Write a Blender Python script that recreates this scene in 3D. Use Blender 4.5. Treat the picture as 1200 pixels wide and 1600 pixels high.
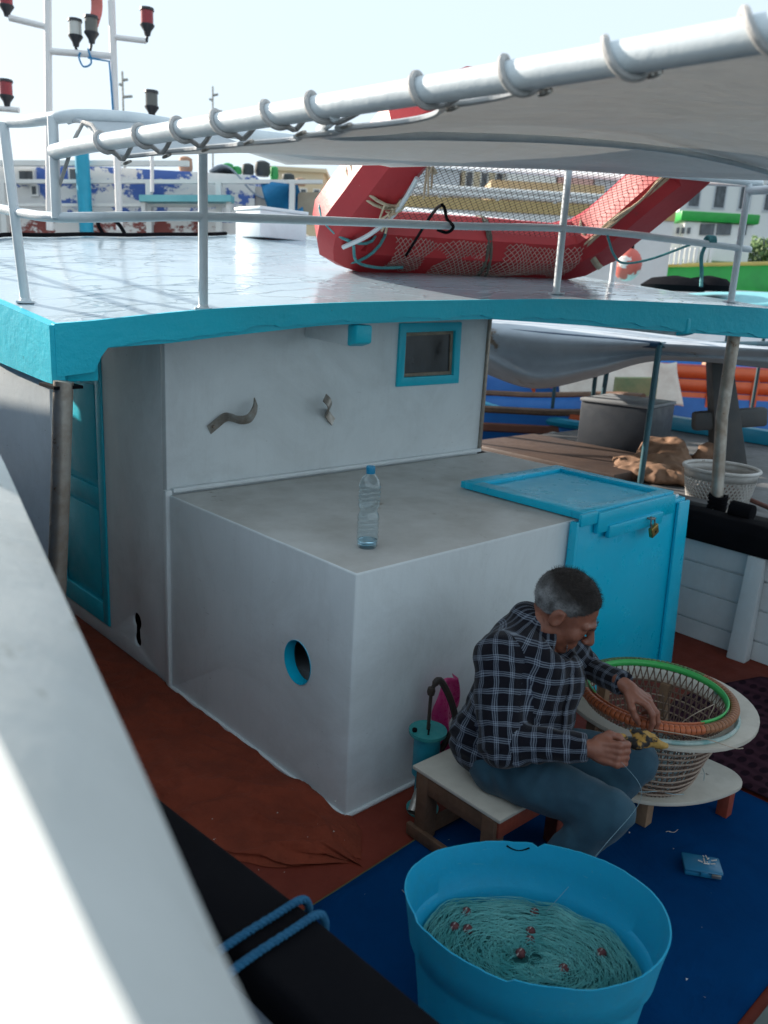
import bpy, bmesh, math, random
import numpy as np
from mathutils import Vector, Matrix
from mathutils.geometry import tessellate_polygon
R = math.radians
random.seed(7)
S = bpy.context.scene
C = S.collection
for o in list(bpy.data.objects): bpy.data.objects.remove(o)

# ------------------------------------------------------------------ camera
cd = bpy.data.cameras.new('camera'); cam = bpy.data.objects.new('camera', cd); C.objects.link(cam)
cam.matrix_world = Matrix(((0.73398981, 0.13721258, -0.66515537, -1.7572),
                           (-0.67718004, 0.22259587, -0.70134034, -1.9736),
                           (0.05182812, 0.9652066, 0.25630072, 1.88), (0, 0, 0, 1)))
cd.sensor_fit = 'VERTICAL'; cd.sensor_height = 24; cd.lens = 24 * 1278.2 / 1600
cd.clip_start = 0.05; cd.clip_end = 3000
cd.dof.use_dof = True; cd.dof.focus_distance = 3.1; cd.dof.aperture_fstop = 2.1
S.camera = cam

# ------------------------------------------------------------------ sky and sun
SUN_EL = 22.0
SUN_DIR = Vector((-0.30, 0.95, 0)).normalized()          # horizontal direction towards the sun
w = bpy.data.worlds.new('World'); S.world = w; w.use_nodes = True
nt = w.node_tree; nt.nodes.clear()
sky = nt.nodes.new('ShaderNodeTexSky'); sky.sky_type = 'NISHITA'; sky.sun_disc = False
sky.sun_elevation = R(SUN_EL); sky.sun_rotation = math.atan2(SUN_DIR.x, SUN_DIR.y)
sky.air_density = 1.0; sky.dust_density = 1.6; sky.ozone_density = 1.0
bg = nt.nodes.new('ShaderNodeBackground'); bg.inputs[1].default_value = 0.115
out = nt.nodes.new('ShaderNodeOutputWorld')
hz = nt.nodes.new('ShaderNodeMix'); hz.data_type = 'RGBA'; hz.inputs[0].default_value = .86     # thin even veil of high cloud
hz.inputs[7].default_value = (4.05, 4.8, 5.35, 1)
nt.links.new(sky.outputs[0], hz.inputs[6]); nt.links.new(hz.outputs[2], bg.inputs[0]); nt.links.new(bg.outputs[0], out.inputs[0])
sl = bpy.data.lights.new('sun', 'SUN'); sl.energy = 5.0; sl.angle = R(0.55); sl.color = (1.0, 0.90, 0.78)
so = bpy.data.objects.new('sun', sl); C.objects.link(so)
sd = Vector((SUN_DIR.x * math.cos(R(SUN_EL)), SUN_DIR.y * math.cos(R(SUN_EL)), math.sin(R(SUN_EL))))
so.rotation_euler = sd.to_track_quat('Z', 'Y').to_euler(); so.location = (-8, 20, 12)
S.view_settings.view_transform = 'Standard'; S.view_settings.look = 'None'
S.view_settings.exposure = 0.92; S.view_settings.gamma = 1.0
try: S.view_settings.use_curve_mapping = False
except Exception: pass

# ------------------------------------------------------------------ helpers
WO = {}
def wo(p): return WO[p.name] if p else Vector((0, 0, 0))
def tag(o, label=None, cat=None, group=None, kind=None):
    if label: o['label'] = label
    if cat: o['category'] = cat
    if group: o['group'] = group
    if kind: o['kind'] = kind
    return o
def thing(name, label, cat, loc=(0, 0, 0), group=None):
    o = bpy.data.objects.new(name, None); C.objects.link(o); o.location = loc
    o.empty_display_size = .05
    WO[o.name] = Vector(loc)
    return tag(o, label, cat, group)
def link(name, me, mat, parent=None, origin=None):
    """mesh given in world coordinates -> object whose origin is its thing's base"""
    o = bpy.data.objects.new(name, me); C.objects.link(o)
    if parent: org = wo(parent); o.parent = parent
    else:
        if origin is None:
            n = len(me.vertices); co = np.empty(n * 3); me.vertices.foreach_get('co', co); co = co.reshape(-1, 3)
            mn, mx = co.min(0), co.max(0); origin = ((mn[0] + mx[0]) / 2, (mn[1] + mx[1]) / 2, mn[2])
        org = Vector(origin); o.location = org
    me.transform(Matrix.Translation(-org))
    WO[o.name] = org
    for m in (mat if isinstance(mat, (list, tuple)) else [mat]): me.materials.append(m)
    return o
class G:
    def __init__(s): s.v = []; s.f = []; s.m = []; s.cm = 0
    def add(s, vs, fs):
        b = len(s.v); s.v += [tuple(p) for p in vs]; s.f += [tuple(b + i for i in q) for q in fs]; s.m += [s.cm] * len(fs); return s
    def hexa(s, p):   # 8 corners: bottom 4 ccw, top 4 ccw
        return s.add(p, [(3, 2, 1, 0), (4, 5, 6, 7), (0, 1, 5, 4), (1, 2, 6, 5), (2, 3, 7, 6), (3, 0, 4, 7)])
    def box(s, x0, x1, y0, y1, z0, z1, mt=None):
        p = [Vector(q) for q in ((x0, y0, z0), (x1, y0, z0), (x1, y1, z0), (x0, y1, z0), (x0, y0, z1), (x1, y0, z1), (x1, y1, z1), (x0, y1, z1))]
        if mt is not None: p = [mt @ q for q in p]
        return s.hexa(p)
    def beam(s, a, b, wd, ht, up=(0, 0, 1)):
        a, b = Vector(a), Vector(b); d = (b - a).normalized(); r = d.cross(Vector(up)).normalized(); u = r.cross(d)
        r *= wd / 2; u *= ht / 2
        return s.hexa([a - r - u, a + r - u, b + r - u, b - r - u, a - r + u, a + r + u, b + r + u, b - r + u])
    def tube(s, pts, r, seg=10, closed=False, caps=True, flat=1.0):
        pts = [Vector(p) for p in pts]; n = len(pts); rr = r if isinstance(r, (list, tuple)) else [r] * n
        def tan(i):
            if closed: return (pts[(i + 1) % n] - pts[i - 1]).normalized()
            return (pts[min(i + 1, n - 1)] - pts[max(i - 1, 0)]).normalized()
        t0 = tan(0); u = t0.orthogonal().normalized()
        if abs(t0.z) < .9: u = (Vector((0, 0, 1)) - t0 * t0.z).normalized()
        vs = []
        for i in range(n):
            t = tan(i); u = (u - t * u.dot(t)).normalized(); q = t.cross(u)
            for k in range(seg):
                a = 2 * math.pi * k / seg
                vs.append(pts[i] + (u * math.cos(a) * flat + q * math.sin(a)) * rr[i])
        fs = []
        for i in range(n if closed else n - 1):
            j = (i + 1) % n
            for k in range(seg):
                l = (k + 1) % seg
                fs.append((i * seg + k, i * seg + l, j * seg + l, j * seg + k))
        if caps and not closed:
            fs.append(tuple(range(seg))[::-1]); fs.append(tuple((n - 1) * seg + k for k in range(seg)))
        return s.add(vs, fs)
    def lathe(s, prof, c=(0, 0, 0), seg=24, mt=None, sx=1, sy=1):
        vs = []; fs = []; n = len(prof); c = Vector(c)
        for r, z in prof:
            for k in range(seg):
                a = 2 * math.pi * k / seg; p = Vector((r * math.cos(a) * sx, r * math.sin(a) * sy, z))
                vs.append((mt @ p if mt is not None else p) + c)
        for i in range(n - 1):
            for k in range(seg):
                l = (k + 1) % seg; fs.append((i * seg + k, i * seg + l, (i + 1) * seg + l, (i + 1) * seg + k))
        if prof[0][0] > 1e-5: fs.append(tuple(range(seg))[::-1])
        if prof[-1][0] > 1e-5: fs.append(tuple((n - 1) * seg + k for k in range(seg)))
        return s.add(vs, fs)
    def grid(s, fn, nu, nv):
        vs = [fn(i / nu, j / nv) for j in range(nv + 1) for i in range(nu + 1)]
        fs = [(j * (nu + 1) + i, j * (nu + 1) + i + 1, (j + 1) * (nu + 1) + i + 1, (j + 1) * (nu + 1) + i) for j in range(nv) for i in range(nu)]
        return s.add(vs, fs)
    def ball(s, c, r, seg=12, rings=8, mt=None):
        c = Vector(c); r = r if isinstance(r, (list, tuple)) else (r, r, r)
        prof = []; vs = []; fs = []
        for j in range(rings + 1):
            t = math.pi * j / rings
            for k in range(seg):
                a = 2 * math.pi * k / seg
                p = Vector((r[0] * math.sin(t) * math.cos(a), r[1] * math.sin(t) * math.sin(a), r[2] * math.cos(t)))
                vs.append((mt @ p if mt is not None else p) + c)
        for j in range(rings):
            for k in range(seg):
                l = (k + 1) % seg; fs.append((j * seg + k, (j + 1) * seg + k, (j + 1) * seg + l, j * seg + l))
        return s.add(vs, fs)
    def poly(s, outer, holes, plane, d0, d1, hole_mat=None):
        """plate of 2d outline with holes; plane maps (a,b,d) -> world"""
        loops = [outer] + holes; flat = [p for l in loops for p in l]
        tris = tessellate_polygon([[Vector((p[0], p[1], 0)) for p in l] for l in loops])
        n = len(flat); vs = [plane(a, b, d0) for a, b in flat] + [plane(a, b, d1) for a, b in flat]
        fs = [tuple(t) for t in tris] + [tuple(i + n for i in t[::-1]) for t in tris]
        s.add(vs, fs); base = len(s.v) - 2 * n; k = 0
        for li, l in enumerate(loops):
            m = len(l)
            for i in range(m):
                j = (i + 1) % m
                s.f.append((base + k + i, base + k + j, base + n + k + j, base + n + k + i)); s.m.append(hole_mat if (li and hole_mat is not None) else s.cm)
            k += m
        return s
    def build(s, name, mat, parent=None, smooth=True, bevel=0, ang=40, origin=None, merge=True, seg=2):
        me = bpy.data.meshes.new(name)
        me.from_pydata(s.v, [], s.f)
        me.polygons.foreach_set('material_index', s.m)
        bm = bmesh.new(); bm.from_mesh(me)
        if merge: bmesh.ops.remove_doubles(bm, verts=bm.verts, dist=1e-5)
        bmesh.ops.dissolve_degenerate(bm, edges=bm.edges, dist=1e-6)
        bmesh.ops.recalc_face_normals(bm, faces=bm.faces)
        if bevel:
            es = [e for e in bm.edges if len(e.link_faces) == 2 and e.calc_face_angle(0) > R(35)]
            bmesh.ops.bevel(bm, geom=es, offset=bevel, segments=seg, affect='EDGES', profile=.5, clamp_overlap=True)
        bm.to_mesh(me); bm.free()
        if smooth:
            me.polygons.foreach_set('use_smooth', [True] * len(me.polygons))
            me.set_sharp_from_angle(angle=R(ang))
        return link(name, me, mat, parent, origin)
def copy_tree(o, parent=None, loc=None):
    c = o.copy(); C.objects.link(c); c.parent = parent
    if loc is not None: c.location = loc
    for ch in list(o.children): copy_tree(ch, c)
    return c
def catmull(pts, n=8, closed=False):
    P = [Vector(p) for p in pts]; out = []; m = len(P)
    for i in range(m if closed else m - 1):
        p1, p2 = P[i], P[(i + 1) % m]
        p0 = P[i - 1] if (closed or i > 0) else p1 * 2 - p2
        p3 = P[(i + 2) % m] if (closed or i + 2 < m) else p2 * 2 - p1
        for k in range(n):
            t = k / n
            out.append(.5 * ((2 * p1) + (p2 - p0) * t + (2 * p0 - 5 * p1 + 4 * p2 - p3) * t * t + (3 * p1 - p0 - 3 * p2 + p3) * t ** 3))
    if not closed: out.append(P[-1])
    return out
def circ(cx, cy, rx, ry, n=28): return [(cx + rx * math.cos(2 * math.pi * k / n), cy + ry * math.sin(2 * math.pi * k / n)) for k in range(n)]

# ------------------------------------------------------------------ materials
class N:
    def __init__(s, name):
        s.mat = bpy.data.materials.new(name); s.mat.use_nodes = True; s.t = s.mat.node_tree
        s.b = s.t.nodes['Principled BSDF']; s.co = s.n('ShaderNodeTexCoord').outputs['Object']
    def n(s, ty, **k):
        x = s.t.nodes.new(ty)
        for a, b in k.items(): setattr(x, a, b)
        return x
    def l(s, a, b): s.t.links.new(a, b)
    def noise(s, scale, detail=4, rough=.6, vec=None, dist=0.):
        x = s.n('ShaderNodeTexNoise'); x.inputs['Scale'].default_value = scale; x.inputs['Detail'].default_value = detail
        x.inputs['Roughness'].default_value = rough; x.inputs['Distortion'].default_value = dist; s.l(vec or s.co, x.inputs['Vector']); return x.outputs['Fac']
    def ramp(s, fac, stops, mode='LINEAR'):
        x = s.n('ShaderNodeValToRGB'); x.color_ramp.interpolation = mode; e = x.color_ramp.elements
        while len(e) < len(stops): e.new(.5)
        for q, (p, c) in zip(e, stops): q.position = p; q.color = (*c, 1) if len(c) == 3 else c
        s.l(fac, x.inputs[0]); return x.outputs[0]
    def mix(s, fac, a, b, mode='MIX'):
        x = s.n('ShaderNodeMix', data_type='RGBA', blend_type=mode)
        for i, q in ((0, fac), (6, a), (7, b)):
            if isinstance(q, (int, float)): x.inputs[i].default_value = q
            elif isinstance(q, tuple): x.inputs[i].default_value = (*q, 1)
            else: s.l(q, x.inputs[i])
        return x.outputs[2]
    def math(s, op, a, b=None, clamp=False):
        x = s.n('ShaderNodeMath', operation=op, use_clamp=clamp)
        for i, q in enumerate((a, b)):
            if q is None: continue
            if isinstance(q, (int, float)): x.inputs[i].default_value = q
            else: s.l(q, x.inputs[i])
        return x.outputs[0]
    def scalevec(s, v):
        x = s.n('ShaderNodeMapping'); x.inputs['Scale'].default_value = v; s.l(s.co, x.inputs['Vector']); return x.outputs[0]
    def bump(s, h, st=.2, dist=.01, prev=None):
        x = s.n('ShaderNodeBump'); x.inputs['Strength'].default_value = st; x.inputs['Distance'].default_value = dist
        s.l(h, x.inputs['Height'])
        if prev: s.l(prev, x.inputs['Normal'])
        s.l(x.outputs[0], s.b.inputs['Normal']); return x.outputs[0]
    def set(s, **k):
        for a, b in k.items():
            i = s.b.inputs[a.replace('_', ' ')]
            if isinstance(b, (int, float)): i.default_value = b
            elif isinstance(b, tuple): i.default_value = (*b, 1) if len(b) == 3 else b
            else: s.l(b, i)
        return s
def paint(name, c1, c2=None, rough=.45, sc=3., spot=None, spot_at=.68, spot_sc=9., bump=.12, bsc=60., metal=0., streak=None, spec=.5, coat=0., smudge=None):
    m = N(name); c2 = c2 or tuple(x * .8 for x in c1)
    col = m.ramp(m.noise(sc, 6, .65), [(.35, c1), (.7, c2)])
    if streak:
        col = m.mix(m.math('MULTIPLY', m.ramp(m.noise(5, 6, .7, m.scalevec((7, 7, .5))), [(.52, (0, 0, 0)), (.80, (1, 1, 1))]), .16), col, streak)
    if smudge:
        col = m.mix(m.math('MULTIPLY', m.ramp(m.noise(1.7, 10, .74, None, .8), [(.48, (0, 0, 0)), (.72, (1, 1, 1))]), .45), col, smudge)
        col = m.mix(m.ramp(m.noise(26, 3, .5, m.scalevec((.35, .35, 2.2)), 2.), [(.735, (0, 0, 0)), (.77, (1, 1, 1))]), col, tuple(q * .8 for q in smudge))
    if spot: col = m.mix(m.ramp(m.noise(spot_sc, 8, .7), [(spot_at, (0, 0, 0)), (spot_at + .05, (1, 1, 1))]), col, spot)
    rf = m.ramp(m.noise(sc * 4, 5, .6), [(.3, (max(rough - .1, .03),) * 3), (.75, (min(rough + .12, 1),) * 3)])
    m.set(Base_Color=col, Roughness=rf, Metallic=metal, Specular_IOR_Level=spec, Coat_Weight=coat)
    m.bump(m.noise(bsc, 5, .6), bump, .004, m.bump(m.noise(6, 3, .5), bump * 1.5, .01))
    return m.mat
MT = {}
MT['white'] = paint('white_paint', (.76, .82, .84), (.70, .76, .78), .42, 2.2, spot=(.48, .50, .49), spot_at=.70, spot_sc=14, streak=(.50, .51, .50), bump=.16, smudge=(.50, .53, .53))
MT['white2'] = paint('white_paint_worn', (.62, .67, .69), (.52, .56, .58), .5, 3, spot=(.25, .22, .19), spot_at=.70, spot_sc=11, streak=(.45, .44, .42), bump=.25)
MT['top'] = paint('grey_white_top', (.62, .62, .60), (.46, .45, .42), .5, 2.6, spot=(.30, .27, .22), spot_at=.64, spot_sc=5, bump=.15)
MT['blue'] = paint('turquoise_paint', (.002, .55, .72), (.002, .48, .64), .38, 3, spot=(.02, .20, .27), spot_at=.68, spot_sc=16, bump=.25, smudge=(.02, .48, .60))
MT['locker'] = paint('bright_blue_paint', (.001, .53, .78), (.001, .48, .72), .32, 2, spot=(.02, .24, .38), spot_at=.70, spot_sc=9, bump=.2, smudge=(.015, .50, .68))
MT['rail'] = paint('white_rail_paint', (.66, .72, .75), (.56, .62, .66), .38, 9, spot=(.33, .28, .23), spot_at=.73, spot_sc=22, bump=.25, bsc=40)
MT['deck'] = paint('red_deck_paint', (.21, .036, .020), (.15, .027, .016), .6, 3, spot=(.09, .024, .016), spot_at=.62, spot_sc=8, bump=.3, spec=.2)
MT['black'] = paint('black_rubber', (.007, .007, .009), (.010, .010, .012), .9, 6, bump=.3, spec=.05)
MT['steel'] = paint('weathered_steel', (.42, .39, .35), (.28, .22, .17), .45, 8, spot=(.17, .09, .05), spot_at=.62, spot_sc=12, metal=.75, bump=.3, streak=(.40, .38, .35))
MT['galv'] = paint('grey_bracket_metal', (.42, .40, .37), (.25, .21, .17), .4, 14, spot=(.17, .09, .05), spot_at=.66, spot_sc=30, metal=.8, bump=.3)
MT['wood'] = paint('brown_wood', (.16, .085, .05), (.09, .05, .03), .65, 8, bump=.5)
MT['woodred'] = paint('red_brown_wood', (.33, .06, .03), (.2, .05, .03), .55, 8, bump=.4)
MT['raw'] = paint('raw_wood', (.35, .22, .13), (.22, .14, .09), .7, 9, bump=.4)
MT['board'] = paint('scuffed_white_board', (.58, .55, .48), (.46, .43, .37), .5, 6, spot=(.12, .10, .08), spot_at=.67, spot_sc=18, bump=.2)
# ------------------------------------------------------------------ water
def mat_water():
    m = N('harbour_water')
    m.set(Base_Color=(.006, .035, .045), Roughness=.04, Specular_IOR_Level=.5, IOR=1.33)
    m.bump(m.noise(1.1, 4, .55, m.scalevec((1, 1.6, 1)), 1.2), .35, .12)
    return m.mat
g = G(); g.add([(-900, -900, -1.0), (900, -900, -1.0), (900, 900, -1.0), (-900, 900, -1.0)], [(0, 1, 2, 3)])
tag(g.build('water', mat_water(), origin=(0, 0, -1)), kind='structure')

# ------------------------------------------------------------------ the fishing boat
boat = thing('fishing_boat', 'white and turquoise wooden fishing boat filling the foreground, with cabin and roof', 'boat', (1.1, .6, -1.0))
# hull
def hull_half(y):     # half beam of the deck
    return np.interp(y, [-3.2, -1.2, .5, 2, 3.5, 5, 6.2], [1.62, 1.86, 1.92, 1.86, 1.62, 1.0, .05])
def sheer(y): return np.interp(y, [-3.2, 0, 2, 4, 6.2], [.60, .60, .66, .95, 1.5])
XC = .90
def xport(y): return float(np.interp(y, [-3.2, -.9, -.38, .5, 2, 3.5, 5, 6.2], [-.95, -1.065, -1.115, -1.17, -1.12, -.82, -.12, .86]))
def xstar(y): return float(XC + hull_half(y))
def xside(side, y): return xstar(y) if side > 0 else xport(y)
g = G()
ys = np.linspace(-3.2, 6.2, 40)
def hp(u, v):
    y = ys[0] + (ys[-1] - ys[0]) * v; k = 2 * u - 1; hb = hull_half(y); sh = sheer(y)
    hb = abs(xside(k, y) - XC)
    if abs(k) < .5: x = hb * .62 * (k / .5) * .9; z = -1.3 + .15 * abs(k)
    else: q = (abs(k) - .5) / .5; x = math.copysign(hb * (.56 + .43 * min(1, q / .6) ** .6), k); z = -1.25 + (sh + 1.25) * q
    return (XC + x, y, z)
g.grid(hp, 24, 40)
hull = g.build('hull', MT['white2'], boat)
sol = hull.modifiers.new('s', 'SOLIDIFY'); sol.thickness = .04; sol.offset = -1
# deck
g = G(); n = 24
pl = [(xport(y) + .03, y) for y in np.linspace(-3.1, 5.6, n)] + [(xstar(y) - .03, y) for y in np.linspace(5.6, -3.1, n)]
g.poly(pl, [], lambda a, b, d: (a, b, d), -.05, 0.0)
g.build('deck', MT['deck'], boat, smooth=False)
# planked inner bulwark, starboard (each strake its own piece) and port
def bulwark(side):
    rows = [(.004, .113), (.127, .293), (.307, .460), (.474, .60)]
    joints = [-2.6, -1.35, -.27, 1.0, 2.3]
    for i in range(len(joints) - 1):
        for z0, z1 in rows:
            g = G(); a, b = joints[i] + .003, joints[i + 1] - .003
            def xw(y): return xside(side, y) - side * .055
            t = .022 + random.uniform(-.003, .003)
            N_ = 4; yy = np.linspace(a, b, N_ + 1)
            for k in range(N_):
                p = []
                for z in (z0, z1):
                    x0, x1 = xw(yy[k]), xw(yy[k + 1])
                    p += [(x0 - side * t, yy[k], z), (x1 - side * t, yy[k + 1], z), (x1, yy[k + 1], z), (x0, yy[k], z)]
                g.hexa(p)
            g.build('plank', MT['white2'], boat, smooth=False, bevel=.0)
    for y in (-2.1, -1.2, -.27, .72, 1.6):
        x = xside(side, y) - side * .09; g = G()
        g.hexa([(x - side * .075, y - .055, .0), (x, y - .055, .0), (x, y + .05, .0), (x - side * .075, y + .05, .0),
                (x - side * .03, y - .05, .60), (x + side * .01, y - .05, .60), (x + side * .01, y + .045, .60), (x - side * .03, y + .045, .60)])
        g.build('frame_rib', MT['white2'], boat, bevel=.006)
    # black cap rail
    g = G(); yy = np.linspace(-3.1, 3.2, 30)
    sec = [(-.11, .0), (.08, .0), (.09, .10), (.05, .17), (-.08, .17), (-.115, .12)] if side > 0 else [(-.115, .0), (.055, .0), (.065, .06), (.05, .10), (-.10, .10), (-.12, .06)]
    vs = []; fs = []
    for y in yy:
        x = xside(side, y) - side * (.01 if side > 0 else .06); z = .60 if y < 1 else .60 + .06 * (y - 1)
        vs += [(x + side * a, y, z + b) for a, b in sec]
    m = len(sec)
    for i in range(len(yy) - 1):
        for k in range(m): fs.append((i * m + k, i * m + (k + 1) % m, (i + 1) * m + (k + 1) % m, (i + 1) * m + k))
    fs += [tuple(range(m)), tuple((len(yy) - 1) * m + k for k in range(m))]
    g.add(vs, fs); tag(g.build('cap_rail', MT['black'], boat, bevel=.012), 'black cap rail on top of the bulwark')
bulwark(1); bulwark(-1)

# ---- roof surface functions
EX = np.array([-.62, 0, .75, 1.5, 2.2, 2.9, 3.3]); EY = np.array([1.0, 1.0, .93, .78, .5, .1, -.12])
ZX = np.array([-.62, -.572, .012, .559, 1.037, 1.485, 1.858, 2.33, 2.753, 3.023, 3.3]); ZZ = np.array([1.702, 1.709, 1.777, 1.818, 1.847, 1.871, 1.895, 1.907, 1.910, 1.905, 1.90])
ZS = lambda x: (np.interp(x - .15, ZX, ZZ) + np.interp(x, ZX, ZZ) * 2 + np.interp(x + .15, ZX, ZZ)) / 4
def ye(x): return (np.interp(x - .2, EX, EY) + np.interp(x, EX, EY) * 2 + np.interp(x + .2, EX, EY)) / 4
def roofz(x, y): return float(ZS(x) + .11 * (y - ye(x)))
YF = 4.05
def fas_bot(x): return float(np.interp(x, [-.62, -.44, -.425, -.16, .56, 1.49, 2.35, 3.05, 3.3], [1.51, 1.53, 1.634, 1.652, 1.733, 1.79, 1.772, 1.752, 1.745]))
XL, XR = -.60, 3.28
# roof white top
def mat_roof():
    m = N('glossy_white_roof')
    wr = m.n('ShaderNodeTexVoronoi', feature='DISTANCE_TO_EDGE'); wr.inputs['Scale'].default_value = 4.2
    mp = m.scalevec((1, 1.8, 1)); add = m.n('ShaderNodeMixRGB'); add.inputs[0].default_value = .45
    nz = m.n('ShaderNodeTexNoise'); nz.inputs['Scale'].default_value = 3.; m.l(mp, nz.inputs['Vector'])
    m.l(mp, add.inputs[1]); m.l(nz.outputs['Color'], add.inputs[2]); m.l(add.outputs[0], wr.inputs['Vector'])
    ridge = m.mix(m.ramp(m.noise(1.7, 4), [(.42, (0, 0, 0)), (.62, (1, 1, 1))]), (0., 0., 0.), m.ramp(wr.outputs['Distance'], [(0, (1, 1, 1)), (.03, (.4, .4, .4)), (.07, (0, 0, 0))]))
    col = m.ramp(m.noise(2.5, 6), [(.3, (.44, .55, .62)), (.75, (.36, .47, .55))])
    col = m.mix(m.ramp(m.noise(7, 8, .7), [(.66, (0, 0, 0)), (.73, (1, 1, 1))]), col, (.50, .50, .49))
    m.set(Base_Color=col, Roughness=m.ramp(m.noise(5, 5), [(.3, (.07,) * 3), (.75, (.20,) * 3)]), Specular_IOR_Level=.6)
    b = m.bump(m.noise(9, 4, .55, m.scalevec((1, 2, 1))), .10, .02)
    m.bump(ridge, .35, .010, b)
    return m.mat
g = G()
def rt(u, v):
    x = XL + (XR - XL) * u; y0 = ye(x); y = y0 + (YF - y0) * v
    return (x, y, roofz(x, y) + .004)
g.grid(rt, 60, 30)
g.grid(lambda u, v: (rt(1 - u, v)[0], rt(1 - u, v)[1], rt(1 - u, v)[2] - .07), 60, 30)
g.build('roof', mat_roof(), boat, smooth=True)
# turquoise fascia with flaking lower edge
def mat_fascia():
    m = N('flaking_turquoise_paint')
    col = m.ramp(m.noise(3, 6), [(.3, (.002, .58, .76)), (.7, (.002, .50, .67))])
    col = m.mix(m.ramp(m.noise(11, 8, .75), [(.67, (0, 0, 0)), (.70, (1, 1, 1))]), col, (.02, .15, .20))
    col = m.mix(m.math('MULTIPLY', m.ramp(m.noise(1.6, 8, .7, None, .5), [(.45, (0, 0, 0)), (.75, (1, 1, 1))]), .4), col, (.03, .58, .70))
    col = m.mix(m.ramp(m.noise(23, 8, .7), [(.715, (0, 0, 0)), (.73, (1, 1, 1))]), col, (.42, .46, .45))
    col = m.mix(m.ramp(m.noise(9, 9, .75, m.scalevec((1, 1, 2.5))), [(.70, (0, 0, 0)), (.715, (1, 1, 1))]), col, (.16, .12, .09))
    m.set(Base_Color=col, Roughness=.42)
    m.bump(m.noise(45, 5), .25, .004, m.bump(m.noise(7, 6, .7), .6, .012)); return m.mat
MT['fascia'] = mat_fascia()
def fascia_strip(name, xs, off, topf, botf, mat, th=.03):
    g = G(); vs = []; fs = []
    for x in xs:
        y = ye(x) - off
        vs += [(x, y, topf(x)), (x, y, botf(x)), (x, y + th, botf(x)), (x, y + th, topf(x))]
    for i in range(len(xs) - 1):
        for k in range(4): fs.append((i * 4 + k, i * 4 + (k + 1) % 4, (i + 1) * 4 + (k + 1) % 4, (i + 1) * 4 + k))
    fs += [(0, 1, 2, 3), tuple(4 * (len(xs) - 1) + k for k in range(4))]
    g.add(vs, fs); return g.build(name, mat, boat, smooth=True, ang=30)
xs = np.linspace(XL, XR, 140)
rj = np.random.RandomState(3)
jag = {round(float(x), 4): float(v) for x, v in zip(xs, np.convolve(rj.uniform(-.02, .012, 150), np.ones(3) / 3, 'same'))}
split = lambda x: fas_bot(x) + (.012 if x > -.43 else 0)
top_f = lambda x: roofz(x, ye(x)) + .012
# thick upper paint layer, ragged lower edge over a second board set back
fascia_strip('fascia', xs, .014, top_f, lambda x: (max(fas_bot(x) + .022 + jag[round(float(x), 4)] * (1.2 if x > -.43 else 0), fas_bot(x) + .002)), MT['fascia'], .03)
fascia_strip('fascia_backing', np.linspace(-.42, 3.2, 70), .004, lambda x: top_f(x) - .03, lambda x: fas_bot(x), MT['blue'], .05)
# port side fascia
g = G(); vs = []; fs = []; yy = np.linspace(1.0 - .012, YF, 24)
for y in yy:
    zt = roofz(XL, y) + .008; zb = np.interp(y, [1, 1.6, 4], [1.508, 1.54, 1.86])
    vs += [(XL - .018, y, zt), (XL - .018, y, zb), (XL + .03, y, zb), (XL + .03, y, zt)]
for i in range(len(yy) - 1):
    for k in range(4): fs.append((i * 4 + k, i * 4 + (k + 1) % 4, (i + 1) * 4 + (k + 1) % 4, (i + 1) * 4 + k))
fs += [(0, 1, 2, 3), tuple(4 * (len(yy) - 1) + k for k in range(4))]
g.add(vs, fs); g.build('fascia', MT['fascia'], boat, ang=30)
# block filling the deep corner
g = G(); g.box(XL + .032, -.432, 1.018, 1.5, 1.512, 1.70); g.build('corner_block', MT['blue'], boat, bevel=.004)
# underside lining and rafters
g = G()
def ru(u, v):
    x = -.55 + 3.75 * u; y0 = ye(x) + .05; y = y0 + (3.9 - y0) * v
    return (x, y, roofz(x, y) - .09)
g.grid(ru, 30, 10); g.build('ceiling_lining', MT['white'], boat)
def rafter(x, y0, y1, z0, z1):
    g = G(); g.hexa([(x - .045, y0, z0 - .10), (x + .045, y0, z0 - .10), (x + .045, y1, z1 - .10), (x - .045, y1, z1 - .10), (x - .045, y0, z0), (x + .045, y0, z0), (x + .045, y1, z1), (x - .045, y1, z1)])
    r_ = g.build('rafter', MT['white'], boat, bevel=.005)
    g = G(); g.hexa([(x - .049, y0 - .07, z0 - .085), (x + .049, y0 - .07, z0 - .085), (x + .049, y0, z0 - .104), (x - .049, y0, z0 - .104),
                     (x - .049, y0 - .07, z0 + .0), (x + .049, y0 - .07, z0 + .0), (x + .049, y0, z0), (x - .049, y0, z0)])
    g.build('rafter_end', MT['fascia'], r_, bevel=.012)
rafter(.80, .985, 1.31, 1.742, 1.76)
rafter(2.62, .33, 2.0, 1.845, 1.9)

# ---- cabin walls
WZ = .965
zt = lambda x: roofz(x, 1.3) - .088
out = [(0, WZ - .2), (2.14, WZ - .2), (2.14, zt(2.14))] + [(x, zt(x)) for x in (1.8, 1.5, 1.2, .9, .6, .3, 0)]
win = [(1.405, 1.40), (1.895, 1.405), (1.885, 1.742), (1.405, 1.728)]
g = G(); g.poly(out, [win[::-1]], lambda a, b, d: (a, d, b), 1.315, 1.355)
wall = g.build('cabin_aft_wall', MT['white'], boat, bevel=.003)
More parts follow.
